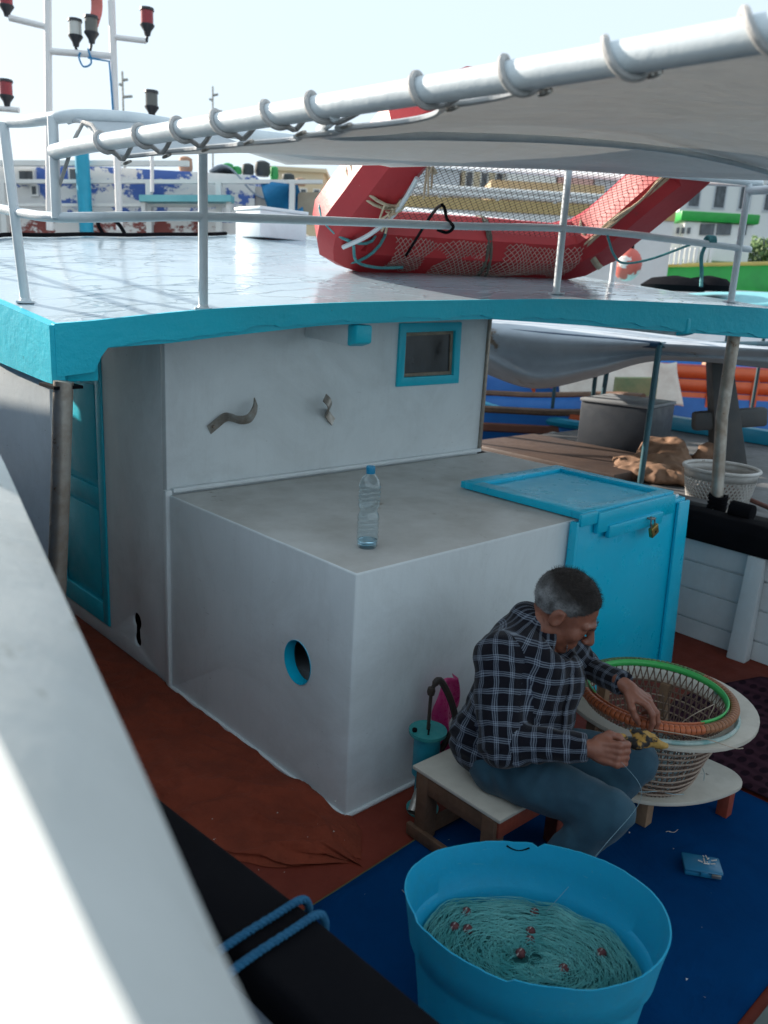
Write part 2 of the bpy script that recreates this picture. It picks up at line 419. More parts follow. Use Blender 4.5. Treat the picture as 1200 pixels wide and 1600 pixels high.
# side wall with keyhole opening
key = [(1.645 + .045 * math.cos(t), .225 + .045 * math.sin(t)) for t in np.linspace(-.9, math.pi + .9, 18)]
key += [(1.645 + .038 * math.cos(t), .125 + .038 * math.sin(t)) for t in np.linspace(math.pi - .6, 2 * math.pi + .6, 12)]
DY0, DY1, DZ0, DZ1 = 1.955, 2.60, .075, 1.60
g = G()
out = [(1.3555, 0.002), (3.9, .002), (3.9, roofz(0, 3.9) - .088), (2.6, roofz(0, 2.6) - .088), (1.3555, roofz(0, 1.3555) - .088)]
g.poly(out, [key, [(DY0, DZ0), (DY1, DZ0), (DY1, DZ1), (DY0, DZ1)]], lambda a, b, d: (d, a, b), 0.0, .012)
side = g.build('cabin_side_wall', MT['white'], boat, bevel=.003)
g = G(); za, zb_ = roofz(2.12, 1.356) - .075, roofz(2.12, 3.9) - .075; g.hexa([(2.10, 1.356, 0), (2.14, 1.356, 0), (2.14, 3.9, 0), (2.10, 3.9, 0), (2.10, 1.356, za), (2.14, 1.356, za), (2.14, 3.9, zb_), (2.10, 3.9, zb_)]); g.build('cabin_side_wall', MT['white'], boat)
g = G(); g.box(0.041, 2.099, 3.86, 3.9, 0, roofz(1, 3.9) - .08); g.build('cabin_front_wall', MT['white'], boat)
g = G(); g.box(0.041, 2.099, 1.4, 3.85, 0.004, .02); g.build('cabin_floor', MT['wood'], boat)
g = G(); g.box(.07, .09, 1.40, 1.93, .02, .6); g.box(.041, .09, 1.40, 1.93, .60, .62); g.build('dark_keyhole_backing', MT['black'], boat)  # black panel added behind the keyhole in place of interior darkness
# corner post and base trim
g = G(); g.box(-.016, .018, 1.296, 1.330, .002, .975); g.build('corner_trim', MT['white'], boat, bevel=.005)
g = G(); g.box(.02, 2.15, 1.288, 1.314, .962, .984); g.build('base_trim', MT['white'], boat, bevel=.006)
g = G(); g.box(2.142, 2.162, 1.30, 1.345, .965, zt(2.1)); g.build('corner_trim', MT['steel'], boat, bevel=.004)
# door
door = boat
dr = G().box(.012, .036, DY0 + .004, DY1 - .004, DZ0 + .004, DZ1 - .004).build('door', MT['blue'], boat, bevel=.003)
fw = .075
for a, b, z0, z1 in ((DY0 + .006, DY0 + fw, DZ0 + .01, DZ1 - .01), (DY1 - fw, DY1 - .006, DZ0 + .01, DZ1 - .01)):
    G().box(-.008, .0115, a, b, z0, z1).build('door_stile', MT['blue'], dr, bevel=.005)
for z0, z1 in ((DZ0 + .01, .20), (.745, .835), (1.40, DZ1 - .01)):
    G().box(-.0075, .0115, DY0 + fw + .001, DY1 - fw - .001, z0, z1).build('door_rail', MT['blue'], dr, bevel=.005)
for z0, z1 in ((.235, .71), (.87, 1.365)):
    G().box(.000, .0117, DY0 + fw + .03, DY1 - fw - .03, z0, z1).build('door_panel', MT['blue'], dr, bevel=.011)
# window
wn = G()
a = [(1.405, 1.40), (1.895, 1.405), (1.885, 1.742), (1.405, 1.728)]
def inset(q, d): cx = sum(p[0] for p in q) / 4; cy = sum(p[1] for p in q) / 4; return [(p[0] + (d if p[0] < cx else -d), p[1] + (d if p[1] < cy else -d)) for p in q]
wn.poly(inset(a, -.008), [inset(a, .042)[::-1]], lambda x, z, d: (x, d, z), 1.300, 1.36)
wf = wn.build('window', MT['blue'], boat, bevel=.004)
g = G(); g.poly(inset(a, .043), [inset(a, .062)[::-1]], lambda x, z, d: (x, d, z), 1.318, 1.34); g.build('inner_frame', paint('rusty_window_frame', (.33, .27, .20), (.20, .15, .11), .6, 20, bump=.3), wf, bevel=.002)
def mat_glass(name, tint=(.02, .03, .04)):
    m = N(name); m.set(Base_Color=tint, Roughness=.09, Specular_IOR_Level=.35)
    m.set(Base_Color=m.ramp(m.noise(3, 5, .6, m.scalevec((2, 2, .8))), [(.3, tint), (.7, tuple(q * 3.2 for q in tint))]), Roughness=m.ramp(m.noise(9, 6), [(.3, (.08,) * 3), (.8, (.35,) * 3)])); return m.mat
g = G(); g.poly(inset(a, .060), [], lambda x, z, d: (x, d, z), 1.327, 1.331); g.build('pane', mat_glass('dusty_window_glass', (.012, .015, .018)), wf)
# two bent pipe brackets on the aft wall
def bracket(pts, wd, name='pipe_bracket'):
    g = G(); pts = catmull(pts, 6); vs = []; fs = []
    dirw = Vector(wd); nrm = []
    for i, p in enumerate(pts):
        t = (pts[min(i + 1, len(pts) - 1)] - pts[max(i - 1, 0)]).normalized(); nn = t.cross(dirw).normalized() * .003
        vs += [p - dirw - nn, p + dirw - nn, p + dirw + nn, p - dirw + nn]
    for i in range(len(pts) - 1):
        for k in range(4): fs.append((i * 4 + k, i * 4 + (k + 1) % 4, (i + 1) * 4 + (k + 1) % 4, (i + 1) * 4 + k))
    fs += [(0, 1, 2, 3), tuple(4 * (len(pts) - 1) + k for k in range(4))]
    g.add(vs, fs); return g.build(name, MT['galv'], boat, ang=50)
br = bracket([(.215, 1.308, 1.235), (.255, 1.308, 1.262), (.297, 1.303, 1.290), (.312, 1.27, 1.292), (.34, 1.245, 1.283), (.385, 1.235, 1.29), (.425, 1.25, 1.325), (.445, 1.27, 1.36)], (.012, .006, -.020))
g = G(); g.lathe([(0.0, .012), (.006, .010), (.009, .004), (.009, 0)], (.236, 1.306, 1.25), 8, Matrix.Rotation(R(90), 3, 'X')); g.build('screw', MT['steel'], br)
br = bracket([(.955, 1.308, 1.225), (.925, 1.308, 1.255), (.90, 1.298, 1.280), (.885, 1.268, 1.290), (.877, 1.245, 1.312), (.865, 1.238, 1.340), (.845, 1.25, 1.365)], (.016, .008, .016))

# ---- engine casing in front of the cabin
g = G()
hole = circ(.313, .508, .082, .088, 32)
T = .955
TW, TL = 2.235, 1.295
def pX(a, b, d): return (d, a, b)
loops = [[(0, 0.002), (TL, .002), (TL, T), (0, T)], hole]
flat = [p for l in loops for p in l]
tris = tessellate_polygon([[Vector((p[0], p[1], 0)) for p in l] for l in loops])
g.add([pX(a, b, 0) for a, b in flat], [tuple(t) for t in tris])
g.add([(0, 0, .002), (TW, 0, .002), (TW, 0, T), (0, 0, T), (0, TL, .002), (TW, TL, .002), (TW, TL, T), (0, TL, T)], [(0, 1, 2, 3), (1, 5, 6, 2), (5, 4, 7, 6)])
g.cm = 1; g.add([(0, 0, T), (TW, 0, T), (TW, TL, T), (0, TL, T)], [(0, 1, 2, 3)])
casing = g.build('engine_casing', [MT['white'], MT['top']], boat, bevel=.007, seg=3)
g = G(); n = len(hole)
vs = [(-.003, a + (a - .313) * .0, b) for a, b in hole] + [(.045, a, b) for a, b in hole] + [(.045, .313 + (a - .313) * 1.12, .508 + (b - .508) * 1.12) for a, b in hole] + [(-.003, .313 + (a - .313) * 1.012, .508 + (b - .508) * 1.012) for a, b in hole]
fs = []
for i in range(n):
    j = (i + 1) % n
    fs += [(i, j, n + j, n + i), (n + i, n + j, 2 * n + j, 2 * n + i), (3 * n + i, 3 * n + j, j, i)]
g.add(vs, fs); g.build('hole_rim', MT['locker'], casing)
g = G(); g.box(.08, .5, .05, .6, .30, .43); g.build('engine_block', paint('engine_grey', (.25, .28, .30), None, .5), casing, bevel=.02)
# caulk bead along the foot of the casing
g = G(); g.tube([(-.006, 1.29, .006), (-.008, .6, .008), (-.006, -.004, .007), (.7, -.008, .008), (1.24, -.006, .006)], .010, 8); g.build('caulk_bead', MT['white'], casing)

# ---- blue locker on the casing's end
g = G(); g.hexa([(1.252, -.045, .002), (2.285, -.045, .002), (2.285, .5, .002), (1.252, .5, .002), (1.252, -.03, .945), (2.245, -.03, .945), (2.245, .5, .945), (1.252, .5, .945)])
lk = g.build('locker', MT['locker'], boat, bevel=.006)
g = G(); g.hexa([(2.175, -.064, .002), (2.305, -.064, .002), (2.305, -.047, .002), (2.175, -.047, .002), (2.150, -.049, .93), (2.262, -.049, .93), (2.262, -.032, .93), (2.150, -.032, .93)]); g.build('locker_stile', MT['locker'], lk, bevel=.004)
g = G(); g.box(1.235, 1.2515, -.05, -.012, .002, .96); g.build('locker_stile', MT['locker'], lk, bevel=.003)
LX0, LX1, LY0, LY1, LZ = 1.29, 2.10, -.035, .69, .962
lid = G().box(LX0 + .05, LX1 - .05, LY0 + .05, LY1 - .05, LZ, LZ + .014).build('lid', MT['locker'], lk)
for bx in ((LX0, LX1, LY0, LY0 + .058), (LX0, LX1, LY1 - .075, LY1)):
    G().box(*bx, LZ - .001, LZ + .034).build('lid_frame', MT['locker'], lid, bevel=.004)
for bx in ((LX0, LX0 + .085), (LX1 - .06, LX1)):
    G().box(*bx, LY0 + .0585, LY1 - .0755, LZ - .001, LZ + .0335).build('lid_frame', MT['locker'], lid, bevel=.004)
G().box(LX0 + .10, LX1 - .02, LY0 - .024, LY0 - .001, LZ - .075, LZ + .022).build('lid_apron', MT['locker'], lid, bevel=.004)
G().box(LX0 - .03, LX0 + .10, LY0 - .018, LY0 - .0012, LZ - .025, LZ + .030).build('lid_apron', MT['locker'], lid, bevel=.003)
hs = G().box(1.475, 1.955, -.070, -.047, .855, .915).build('hasp_bar', MT['locker'], lk, bevel=.005)
G().tube([(1.80, -.07, .905), (1.80, -.095, .905), (1.83, -.095, .905), (1.83, -.07, .905)], .005, 8).build('staple', MT['galv'], hs)
# padlock hangs from the staple
pad = thing('padlock', 'small brass padlock hanging on the bright blue locker', 'padlock', (1.835, -.095, .83))
mt = Matrix.Translation((1.835, -.093, .845)) @ Matrix.Rotation(R(-24), 4, 'Y')
G().box(-.030, .030, -.011, .011, -.028, .024, mt).build('lock_body', paint('brass', (.40, .28, .09), (.28, .19, .06), .35, 15, metal=.85), pad, bevel=.004)
G().tube([mt @ Vector(p) for p in [(-.017, 0, .022), (-.017, 0, .055), (-.010, 0, .068), (.010, 0, .068), (.017, 0, .055), (.017, 0, .022)]], .0042, 8).build('shackle', paint('shackle_steel', (.5, .5, .5), None, .25, metal=.9), pad)
G().lathe([(.0, .0125), (.006, .0122), (.006, .008)], (0, 0, 0), 10, (mt @ Matrix.Translation((0, 0, -.006)) @ Matrix.Rotation(R(90), 4, 'X'))).build('keyhole', MT['black'], pad)

# ---- roof posts
g = G(); g.tube([(-.60, .93, 1.525), (-.628, .938, 1.12), (-.66, .948, .70), (-.715, .965, 0.0)], .034, 16); g.build('roof_post', MT['steel'], boat)
g = G(); g.box(-.645, -.54, .905, 1.04, 1.500, 1.511); g.build('post_plate', MT['black'], boat)
g = G(); g.tube([(2.96, .175, 1.80), (2.955, .17, 1.3), (2.93, .10, .72)], .035, 16); g.build('roof_post', MT['steel'], boat)
g = G()
for k in range(5): g.tube([Vector((2.934 + .047 * math.cos(t), .105 + .047 * math.sin(t), .755 + .018 * k + .006 * math.sin(t * 2 + k))) for t in np.linspace(0, 2 * math.pi, 18)[:-1]], .011, 6, closed=True)
g.build('post_lashing', MT['black'], boat)
g = G()
for dx in (-.02, .06): g.tube(catmull([(2.93 + dx * .3, .05 + dx, .79), (2.87, .04 + dx, .755), (2.79, .04 + dx * 1.3, .73), (2.765, .05 + dx * 1.2, .66), (2.76, .06 + dx * 1.8, .60)], 5), .0035, 6)
g.build('lashing_tail', MT['galv'], boat)
# rubber fender block on the starboard cap
g = G(); g.tube([(2.84, -.02, .80), (2.84, -.15, .795)], .05, 12); g.build('fender_block', MT['black'], boat, bevel=.008)
# forward white side screen outside the walkway, port
g = G(); g.hexa([(-.60, 1.10, .60), (-.565, 1.10, .60), (-.565, 5.6, .75), (-.60, 5.6, .75), (-.585, 1.10, 1.505), (-.55, 1.10, 1.505), (-.55, 5.6, 2.12), (-.585, 5.6, 2.12)])  # forward end and top extended to keep sun off the cabin side
g.build('side_screen', MT['white'], boat, bevel=.003)

# ---- guard rail on the roof
def P(x, y, dz): return Vector((x, y, roofz(x, y) + dz))
posts = [(-.514, 1.49), (.023, 1.03), (2.084, .80), (3.12, .30)]
mid = [(-.53, 3.9, .34), (-.52, 2.6, .34), (-.514, 1.50, .345), (-.50, 1.22, .352), (-.43, 1.09, .36), (-.25, 1.05, .362), (.023, 1.03, .360), (.7, .99, .352), (1.4, .93, .346), (2.084, .80, .345), (2.6, .59, .33), (3.12, .30, .31), (3.24, .4, .31), (3.25, 1.2, .31), (3.22, 3.9, .31)]
top = [(-.53, 3.9, .66), (-.52, 2.6, .67), (-.514, 1.56, .672), (-.50, 1.22, .685), (-.43, 1.09, .70), (-.25, 1.05, .70), (.023, 1.03, .678), (.7, .99, .662), (1.4, .93, .655), (2.084, .80, .66), (2.6, .59, .665), (3.12, .30, .67), (3.24, .4, .67), (3.25, 1.2, .66), (3.22, 3.9, .66)]
G().tube(catmull([P(*p) for p in mid], 6), .0185, 12).build('mid_rail', MT['rail'], boat)
G().tube(catmull([P(*p) for p in top], 6), .0225, 12).build('top_rail', MT['rail'], boat)
tops = {0: Vector((-.535, 1.555, P(-.514, 1.49, .67).z))}
for i, (x, y) in enumerate(posts):
    a = P(x, y, 0); b = tops.get(i, P(x, y, .67)); m_ = (a + b) / 2
    ps = G().tube([a, a + (b - a) * .25, m_, a + (b - a) * .75, b], .0195 if i else .019, 12).build('rail_post', MT['rail'], boat)
    g = G(); g.lathe([(.0, .009), (.045, .008), (.048, .0)], P(x, y, .004), 4, Matrix.Rotation(R(20), 3, 'Z')); g.build('base_plate', MT['rail'], ps)
    G().tube([a + Vector((0, 0, .008)), a + Vector((0, 0, .022))], [.026, .0195], 12).build('weld_bead', MT['rail'], ps)
for x, y in ((-.52, 2.6), (3.25, 1.2), (-.53, 3.9), (3.22, 3.9)):
    G().tube([P(x, y, 0), P(x, y, .66)], .0195, 10).build('rail_post', MT['rail'], boat)
# short post and the long awning tube running aft
G().tube([P(-.50, 1.17, .35), P(-.50, 1.165, .69)], .0185, 12).build('rail_post', MT['rail'], boat)
G().tube(catmull([(-.50, 1.16, 2.312), (-.50, .9, 2.312), (-.50, .5, 2.303), (-.50, 0, 2.292), (-.50, -.6, 2.279), (-.50, -1.2, 2.267), (-.50, -2.0, 2.26), (-.5, -3.0, 2.26)], 5), .0265, 18).build('awning_tube', MT['rail'], boat)
G().tube([(-.50, -3.0, 2.26), (-.62, -3.02, .62)], .026, 12).build('awning_post', MT['rail'], boat)
G().tube([(2.95, -3.0, 2.52), (2.6, -3.02, .62)], .026, 12).build('awning_post', MT['rail'], boat)
G().tube(catmull([(-.5, -3.0, 2.26), (.6, -3.0, 2.44), (1.8, -3.0, 2.55), (2.95, -3.0, 2.52)], 6), .024, 12).build('awning_tube', MT['rail'], boat)
G().tube(catmull([(3.12, .3, 2.56), (3.05, -1.0, 2.54), (2.95, -3.0, 2.52)], 6), .024, 12).build('awning_tube', MT['rail'], boat)
# batten under the awning
ZCX = [-.6, -.45, 0, .58, 1.37, 2.0, 2.9, 3.2]; ZCZ = [2.25, 2.27, 2.352, 2.435, 2.532, 2.575, 2.60, 2.60]
def zc(x): return float(np.interp(x - .12, ZCX, ZCZ) + 2 * np.interp(x, ZCX, ZCZ) + np.interp(x + .12, ZCX, ZCZ)) / 4
G().tube(catmull([(-.50, -.42, 2.262), (-.2, -.03, zc(-.2) - .012), (.3, 0, zc(.3) - .014), (1.0, 0, zc(1.0) - .014), (1.8, .0, zc(1.8) - .014), (2.63, 0, zc(2.6) - .014), (3.1, .0, 2.555)], 6), .013, 10).build('awning_batten', MT['rail'], boat)

# ------------------------------------------------------------------ awning cloth
def mat_cloth():
    m = N('white_tarpaulin')
    m.set(Base_Color=m.mix(m.ramp(m.noise(16, 8, .75), [(.70, (0, 0, 0)), (.74, (1, 1, 1))]), m.ramp(m.noise(2, 5), [(.3, (.66, .72, .77)), (.7, (.60, .66, .71))]), (.75, .75, .74)), Roughness=.55)
    m.set(Base_Color=m.mix(m.math('MULTIPLY', m.ramp(m.noise(1.3, 9, .72, None, 1.), [(.50, (0, 0, 0)), (.72, (1, 1, 1))]), .5), m.b.inputs['Base Color'].links[0].from_socket, (.42, .43, .42)))
    b = m.bump(m.noise(5, 4, .5, m.scalevec((1, 3, 1))), .35, .03)
    tr = m.n('ShaderNodeBsdfTranslucent'); tr.inputs[0].default_value = (.62, .60, .57, 1)
    mx = m.n('ShaderNodeMixShader'); mx.inputs[0].default_value = .40
    m.l(m.b.outputs[0], mx.inputs[1]); m.l(tr.outputs[0], mx.inputs[2]); m.l(b, tr.inputs['Normal'])
    m.l(mx.outputs[0], m.t.nodes['Material Output'].inputs[0]); return m.mat
loopsY = [.745, .483, .255, .039, -.191, -.365, -.70, -.93, -1.15, -1.38, -1.62, -1.9, -2.2, -2.5, -2.8]
def edge_in(y):      # the hem bows inwards between two lashings
    L_ = sorted(loopsY)
    for a_, b_ in zip(L_, L_[1:]):
        if a_ <= y <= b_: return (.10 if -.7 <= a_ < -.1 or b_ - a_ > .3 else .05) * 4 * (y - a_) * (b_ - y) / (b_ - a_) ** 2 * min(1, (b_ - a_) / .25)
    return 0
g = G()
def cl(u, v):
    yf = lambda x: ye(x) + .13 + .02 * math.sin(x * 9)
    x = -.455 + 3.52 * u
    y0 = yf(x); y = y0 + (-2.95 - y0) * v
    if u < .12: x += edge_in(y) * (1 - u / .12)
    z = zc(x) + .012 * math.sin(y * 3.1 + x * 2) + .03 * math.exp(-((y - 0.0) / .25) ** 2) * (1 if x > 0 else 0) - .012
    k_ = max(0., min(1., (y - .72) / .38)); z += .15 * k_ * k_ * (3 - 2 * k_) * max(0., min(1., (.45 - x) / .5))
    if v < .03 and x > 1.0: z -= .01
    return (x, y, z)
g.grid(cl, 70, 90)
aw = g.build('awning', mat_cloth(), None, smooth=True, ang=80)
so_ = aw.modifiers.new('s', 'SOLIDIFY'); so_.thickness = .003
tag(aw, 'white tarpaulin awning stretched over the aft deck and lashed to the pipe', 'awning')
# hem and eyelets
g = G(); g.tube([Vector(cl(0, v)) + Vector((.004, 0, 0)) for v in np.linspace(0, 1, 150)], .007, 6); g.build('hem', mat_cloth(), aw)
for y in loopsY:
    z_ = zc(-.45) - .012; g = G(); g.tube([(-.437 + .011 * math.cos(a), y - .02 + .011 * math.sin(a), z_ - .006 + .006 * math.cos(a)) for a in np.linspace(0, 2 * math.pi, 13)[:-1]], .004, 6, closed=True); g.build('eyelet', MT['galv'], aw)
# lashing cord
MT['cord'] = paint('grey_cord', (.50, .49, .48), (.36, .35, .34), .8, 30, bump=.6, bsc=300)
pts = []
tz = lambda y: 2.292 + (y) * .021 if y > -1.2 else 2.267
pts.append(Vector((-.49, 1.17, P(-.5, 1.17, .45).z))); pts.append(Vector((-.46, 1.0, 2.40)))
for i, y in enumerate(loopsY):
    for a, dy in [(a_, (.060 + .018 * math.sin(i * 5)) * (1 - (a_ + 20) / 230.)) for a_ in range(-20, 301, 32)]:
        t = R(a); pts.append(Vector((-.50 + .0325 * math.cos(t), y + dy, tz(y) + .0325 * math.sin(t))))
    pts.append(Vector((-.45, y - .02, zc(-.45) - .010)))
    if i + 1 < len(loopsY):
        yn = (y + loopsY[i + 1]) / 2; pts.append(Vector((-.462, yn, tz(yn) + .004)))
g = G(); g.tube(catmull(pts, 3), .0068, 7)
tag(g.build('lashing_cord', MT['cord'], None), 'grey cord wound in loops round the white awning pipe', 'cord')
# ------------------------------------------------------------------ life float leaning on the roof rail
raft = thing('life_float', 'large red rectangular life float with netting, leaning on the roof guard rail', 'life float', (2.2, 1.7, 2.02))
def mat_raft():
    m = N('faded_red_canvas')
    c = m.ramp(m.noise(2.5, 6, .6), [(.3, (.46, .022, .028)), (.7, (.37, .016, .024))])
    c = m.mix(m.ramp(m.noise(13, 8, .7), [(.64, (0, 0, 0)), (.70, (1, 1, 1))]), c, (.28, .03, .03))
    m.set(Base_Color=c, Roughness=.5); m.bump(m.noise(7, 6, .6), .35, .015); return m.mat
RB = Vector((1.40, 1.955, 2.18)); RE = Vector((2.96, 1.28, 2.205)); RA = Vector((-.075, -.86, .615))
re_ = (RE - RB); le = re_.length; eu = re_.normalized(); la = RA.length; au = RA.normalized(); nu = eu.cross(au).normalized()
def rp(a, b, n=0): return RB + eu * a + au * b + nu * n
ch = .20
ring = [rp(ch, 0), rp(le - ch, 0), rp(le - ch * .3, ch * .3), rp(le, ch), rp(le, la - ch), rp(le - ch, la), rp(ch, la), rp(0, la - ch), rp(0, ch), rp(ch * .3, ch * .3)]
cs = [(-.165, -.085), (-.085, -.165), (.085, -.165), (.165, -.085), (.165, .085), (.085, .165), (-.085, .165), (-.165, .085)]
cen = rp(le / 2, la / 2)
dense = []
for i in range(len(ring)):
    a_, b_ = ring[i], ring[(i + 1) % len(ring)]; nn_ = max(2, int((b_ - a_).length / .12))
    dense += [a_.lerp(b_, k / nn_) for k in range(nn_)]
g = G(); vs = []; fs = []; nd = len(dense); rr = np.random.RandomState(5)
for i, p in enumerate(dense):
    t = (dense[(i + 1) % nd] - dense[i - 1]).normalized(); o_ = nu.cross(t).normalized()
    k_ = 1 + rr.uniform(-.02, .02)
    for a_, b_ in cs: vs.append(p + o_ * a_ * k_ + nu * b_ * k_)
for i in range(nd):
    for k in range(8): fs.append((i * 8 + k, i * 8 + (k + 1) % 8, ((i + 1) % nd) * 8 + (k + 1) % 8, ((i + 1) % nd) * 8 + k))
g.add(vs, fs); g.build('float_ring', mat_raft(), raft, bevel=.0, ang=25)
def mat_plain(name, c, rough=.7, metal=0):
    m = N(name); m.set(Base_Color=m.ramp(m.noise(20, 4), [(.3, c), (.7, tuple(x * .7 for x in c))]), Roughness=rough, Metallic=metal); return m.mat
MT['netdark'] = mat_plain('dark_net_twine', (.05, .035, .03))
MT['netpale'] = mat_plain('pale_net_twine', (.50, .38, .34))
MT['teal'] = paint('teal_rope', (.10, .36, .38), (.05, .22, .25), .75, 30, bump=.8, bsc=250)
MT['cream'] = paint('cream_twine', (.58, .50, .36), (.42, .34, .24), .8, 30, bump=.6, bsc=200)
MT['olive'] = paint('olive_rope', (.14, .15, .12), (.08, .08, .07), .8, 30, bump=.6, bsc=200)
# netting across the middle
def netlines(g, f, A, B, step, r, seg=4, n=14, jit=.0):
    k = -B
    while k < A:
        for sgn in (0, 1):
            P_ = []
            for i in range(n + 1):
                b = B * i / n; a = k + b if sgn == 0 else k + B - b
                if 0 <= a <= A: P_.append(Vector(f(a, b)) + Vector((random.uniform(-jit, jit),) * 3))
            if len(P_) > 1: g.tube(P_, r, 3, caps=False)
        k += step
g = G()
def nf(a, b):
    A_, B_ = le - .22, la - .22
    u, v = a / A_, b / B_; sag = -.05 * math.sin(math.pi * u) * math.sin(math.pi * v)
    return rp(.11 + a, .11 + b, .03 + sag)
netlines(g, nf, le - .22, la - .22, .036, .0016, n=26)
tag(g.build('netting', MT['netdark'], raft, merge=False), kind='stuff')
# pale bunched netting lying over the lower tube
g = G()
def pf(a, b):
    # b runs over the tube surface from its inside top to its aft face
    q = b / .42; ang = R(35) + R(150) * q
    a0 = .30 + a
    wob = .012 * math.sin(a * 17) + .008 * math.sin(a * 31 + 2)
    r_ = .183 + wob * .6 + .012 * math.sin(q * 9 + a * 6)
    return rp(a0, (math.cos(ang) * r_) + .02 + wob, -math.sin(ang) * r_ if False else math.sin(ang) * r_)
netlines(g, pf, le - .45, .42 * 1.0, .030, .0024, n=16, jit=.002)
tag(g.build('netting', MT['netpale'], raft, merge=False), 'pale netting bunched over the lower tube', kind='stuff')
# which side of the ring faces the deck
face = 1.0 if nu.dot(Vector((-.7, -.7, -.2))) > 0 else -1.0
def around(p, t, r=.185, n=16, a0=0, a1=2 * math.pi, wob=.0):
    t = Vector(t).normalized(); o_ = nu.cross(t).normalized()
    return [Vector(p) + (o_ * math.cos(a) + nu * math.sin(a)) * (r + wob * math.sin(3 * a)) for a in np.linspace(a0, a1, n)]
g = G()
g.tube(around(rp(.16, .06), eu * .8 - au * .6, .182, 22, wob=.006), .009, 7); g.tube(around(rp(.02, .20), au, .183, 22, wob=.006), .009, 7)
g.tube(catmull([rp(.02, .20, .195 * face), rp(.10, .08, .215 * face), rp(.25, .03, .212 * face), rp(.42, .02, .195 * face)], 6), .009, 7)
g.build('rope', MT['teal'], raft)
g = G(); g.tube(around(rp(.95, 0), eu, .180, 20), .012, 7); g.tube(around(rp(.99, 0), eu + au * .15, .182, 20), .010, 7); g.build('rope', MT['olive'], raft)
g = G(); g.tube(catmull([rp(-.02, .16, .185 * face), rp(.05, .30, .205 * face), rp(.10, .46, .20 * face), rp(.10, .60, .19 * face), rp(.08, .74, .183 * face)], 6), .013, 8); g.build('grab_line', MT['rail'], raft)
g = G(); g.tube(around(rp(0.02, .50), au, .180, 20), .009, 7); g.tube(around(rp(0.02, .53), au + eu * .1, .183, 20), .009, 7)
rr = random.Random(4)
for k in range(7):
    p = rp(.06 + rr.uniform(-.02, .03), .50 + rr.uniform(-.02, .05), .192 * face); g.tube(catmull([p, p + Vector((rr.uniform(-.05, .05), rr.uniform(-.05, .05), rr.uniform(-.02, .03))), p + Vector((rr.uniform(-.06, .06), rr.uniform(-.06, .06), rr.uniform(-.12, -.03)))], 4), .006, 5)
g.build('twine_knot', MT['cream'], raft)
g = G()
for k in range(6):
    p = rp(.12, .82, .12 * face); g.tube(catmull([p, p + Vector((rr.uniform(-.05, .05), rr.uniform(-.05, .05), rr.uniform(-.05, .0))), p + Vector((rr.uniform(-.07, .07), rr.uniform(-.06, .06), rr.uniform(-.22, -.06)))], 4), .006, 5)
g.build('twine_knot', MT['cream'], raft)
g = G(); p = rp(le - .02, .12); q = around(p, au + eu * .5, .180, 20)
vs = []; fs = []
for i, a_ in enumerate(q): vs += [a_ - au * .022, a_ + au * .022]
for i in range(len(q) - 1): fs.append((2 * i, 2 * i + 1, 2 * i + 3, 2 * i + 2))
g.add(vs, fs); sp_ = g.build('webbing_strap', MT['cream'], raft, merge=False); sp_.modifiers.new('s', 'SOLIDIFY').thickness = .003
# twine bunch along the starboard arm
g = G()
for k in range(5):
    g.tube(catmull([rp(le - .15 + rr.uniform(-.02, .02), .1 + .18 * i, .10 * face + rr.uniform(-.015, .02)) for i in range(7)], 4), .008, 5)
g.build('net_hem', MT['cream'], raft)
# black bungee hook joining float and rail
g = G(); g.tube(catmull([rp(.42, .05, .15 * face), P(1.27, .955, .43), P(1.33, .945, .375), P(1.33, .90, .345), P(1.32, .93, .315), P(1.29, .97, .325)], 5), .008, 7)
tag(g.build('bungee_cord', MT['black'], None), 'black bungee hooked over the middle of the white guard rail', 'cord')
# green rope on the starboard end of the rail
g = G()
for k in range(4):
    c_ = P(2.96, .40, .33); g.tube([c_ + Vector((.0, 0, 0)) + (Vector((.55, -.3, 0)).normalized() * (.012 * k - .02)) + (Vector((.3, .55, 0)).normalized() * math.cos(a) + Vector((0, 0, 1)) * math.sin(a)) * .028 for a in np.linspace(0, 2 * math.pi, 12)[:-1]], .008, 6, closed=True)
g.tube(catmull([P(2.97, .42, .33), P(2.92, .42, .25), P(2.95, .42, .16), P(2.93, .40, .08)], 6), .011, 7)
g.tube(catmull([P(2.35, .69, .32), P(2.45, .70, .22), P(2.60, .72, .17), P(2.78, .66, .20), P(2.92, .5, .30)], 6), .007, 7)
tag(g.build('rope', MT['teal'], None), 'teal rope tied round the guard rail near its right end', 'rope')
# long black hose and small white hatch box at the front of the roof
g = G(); hp_ = [(.1, 3.72), (.25, 3.85), (.5, 3.82), (.8, 3.9), (1.1, 3.86), (1.4, 3.92), (1.7, 3.88), (1.95, 3.93)]
g.tube(catmull([P(x, y, .022) for x, y in hp_], 5), .014, 8)
g.tube(catmull([P(.92, 3.9, .02), P(.90, 3.94, .10), P(.98, 3.95, .14), P(1.05, 3.93, .09), P(1.08, 3.9, .03)], 5), .014, 8)
tag(g.build('hose', MT['black'], None), 'black hose lying across the far part of the white roof', 'hose')
hb_ = thing('hatch_box', 'plain white box on the white roof left of the red float', 'box', (2.25, 3.75, roofz(2.25, 3.75)))
zb = roofz(2.25, 3.75)
G().box(2.05, 2.50, 3.6, 3.95, zb, zb + .20).build('box_body', MT['white'], hb_, bevel=.01)
G().box(2.04, 2.51, 3.59, 3.96, zb + .2005, zb + .225).build('box_lid', MT['white'], hb_, bevel=.006)

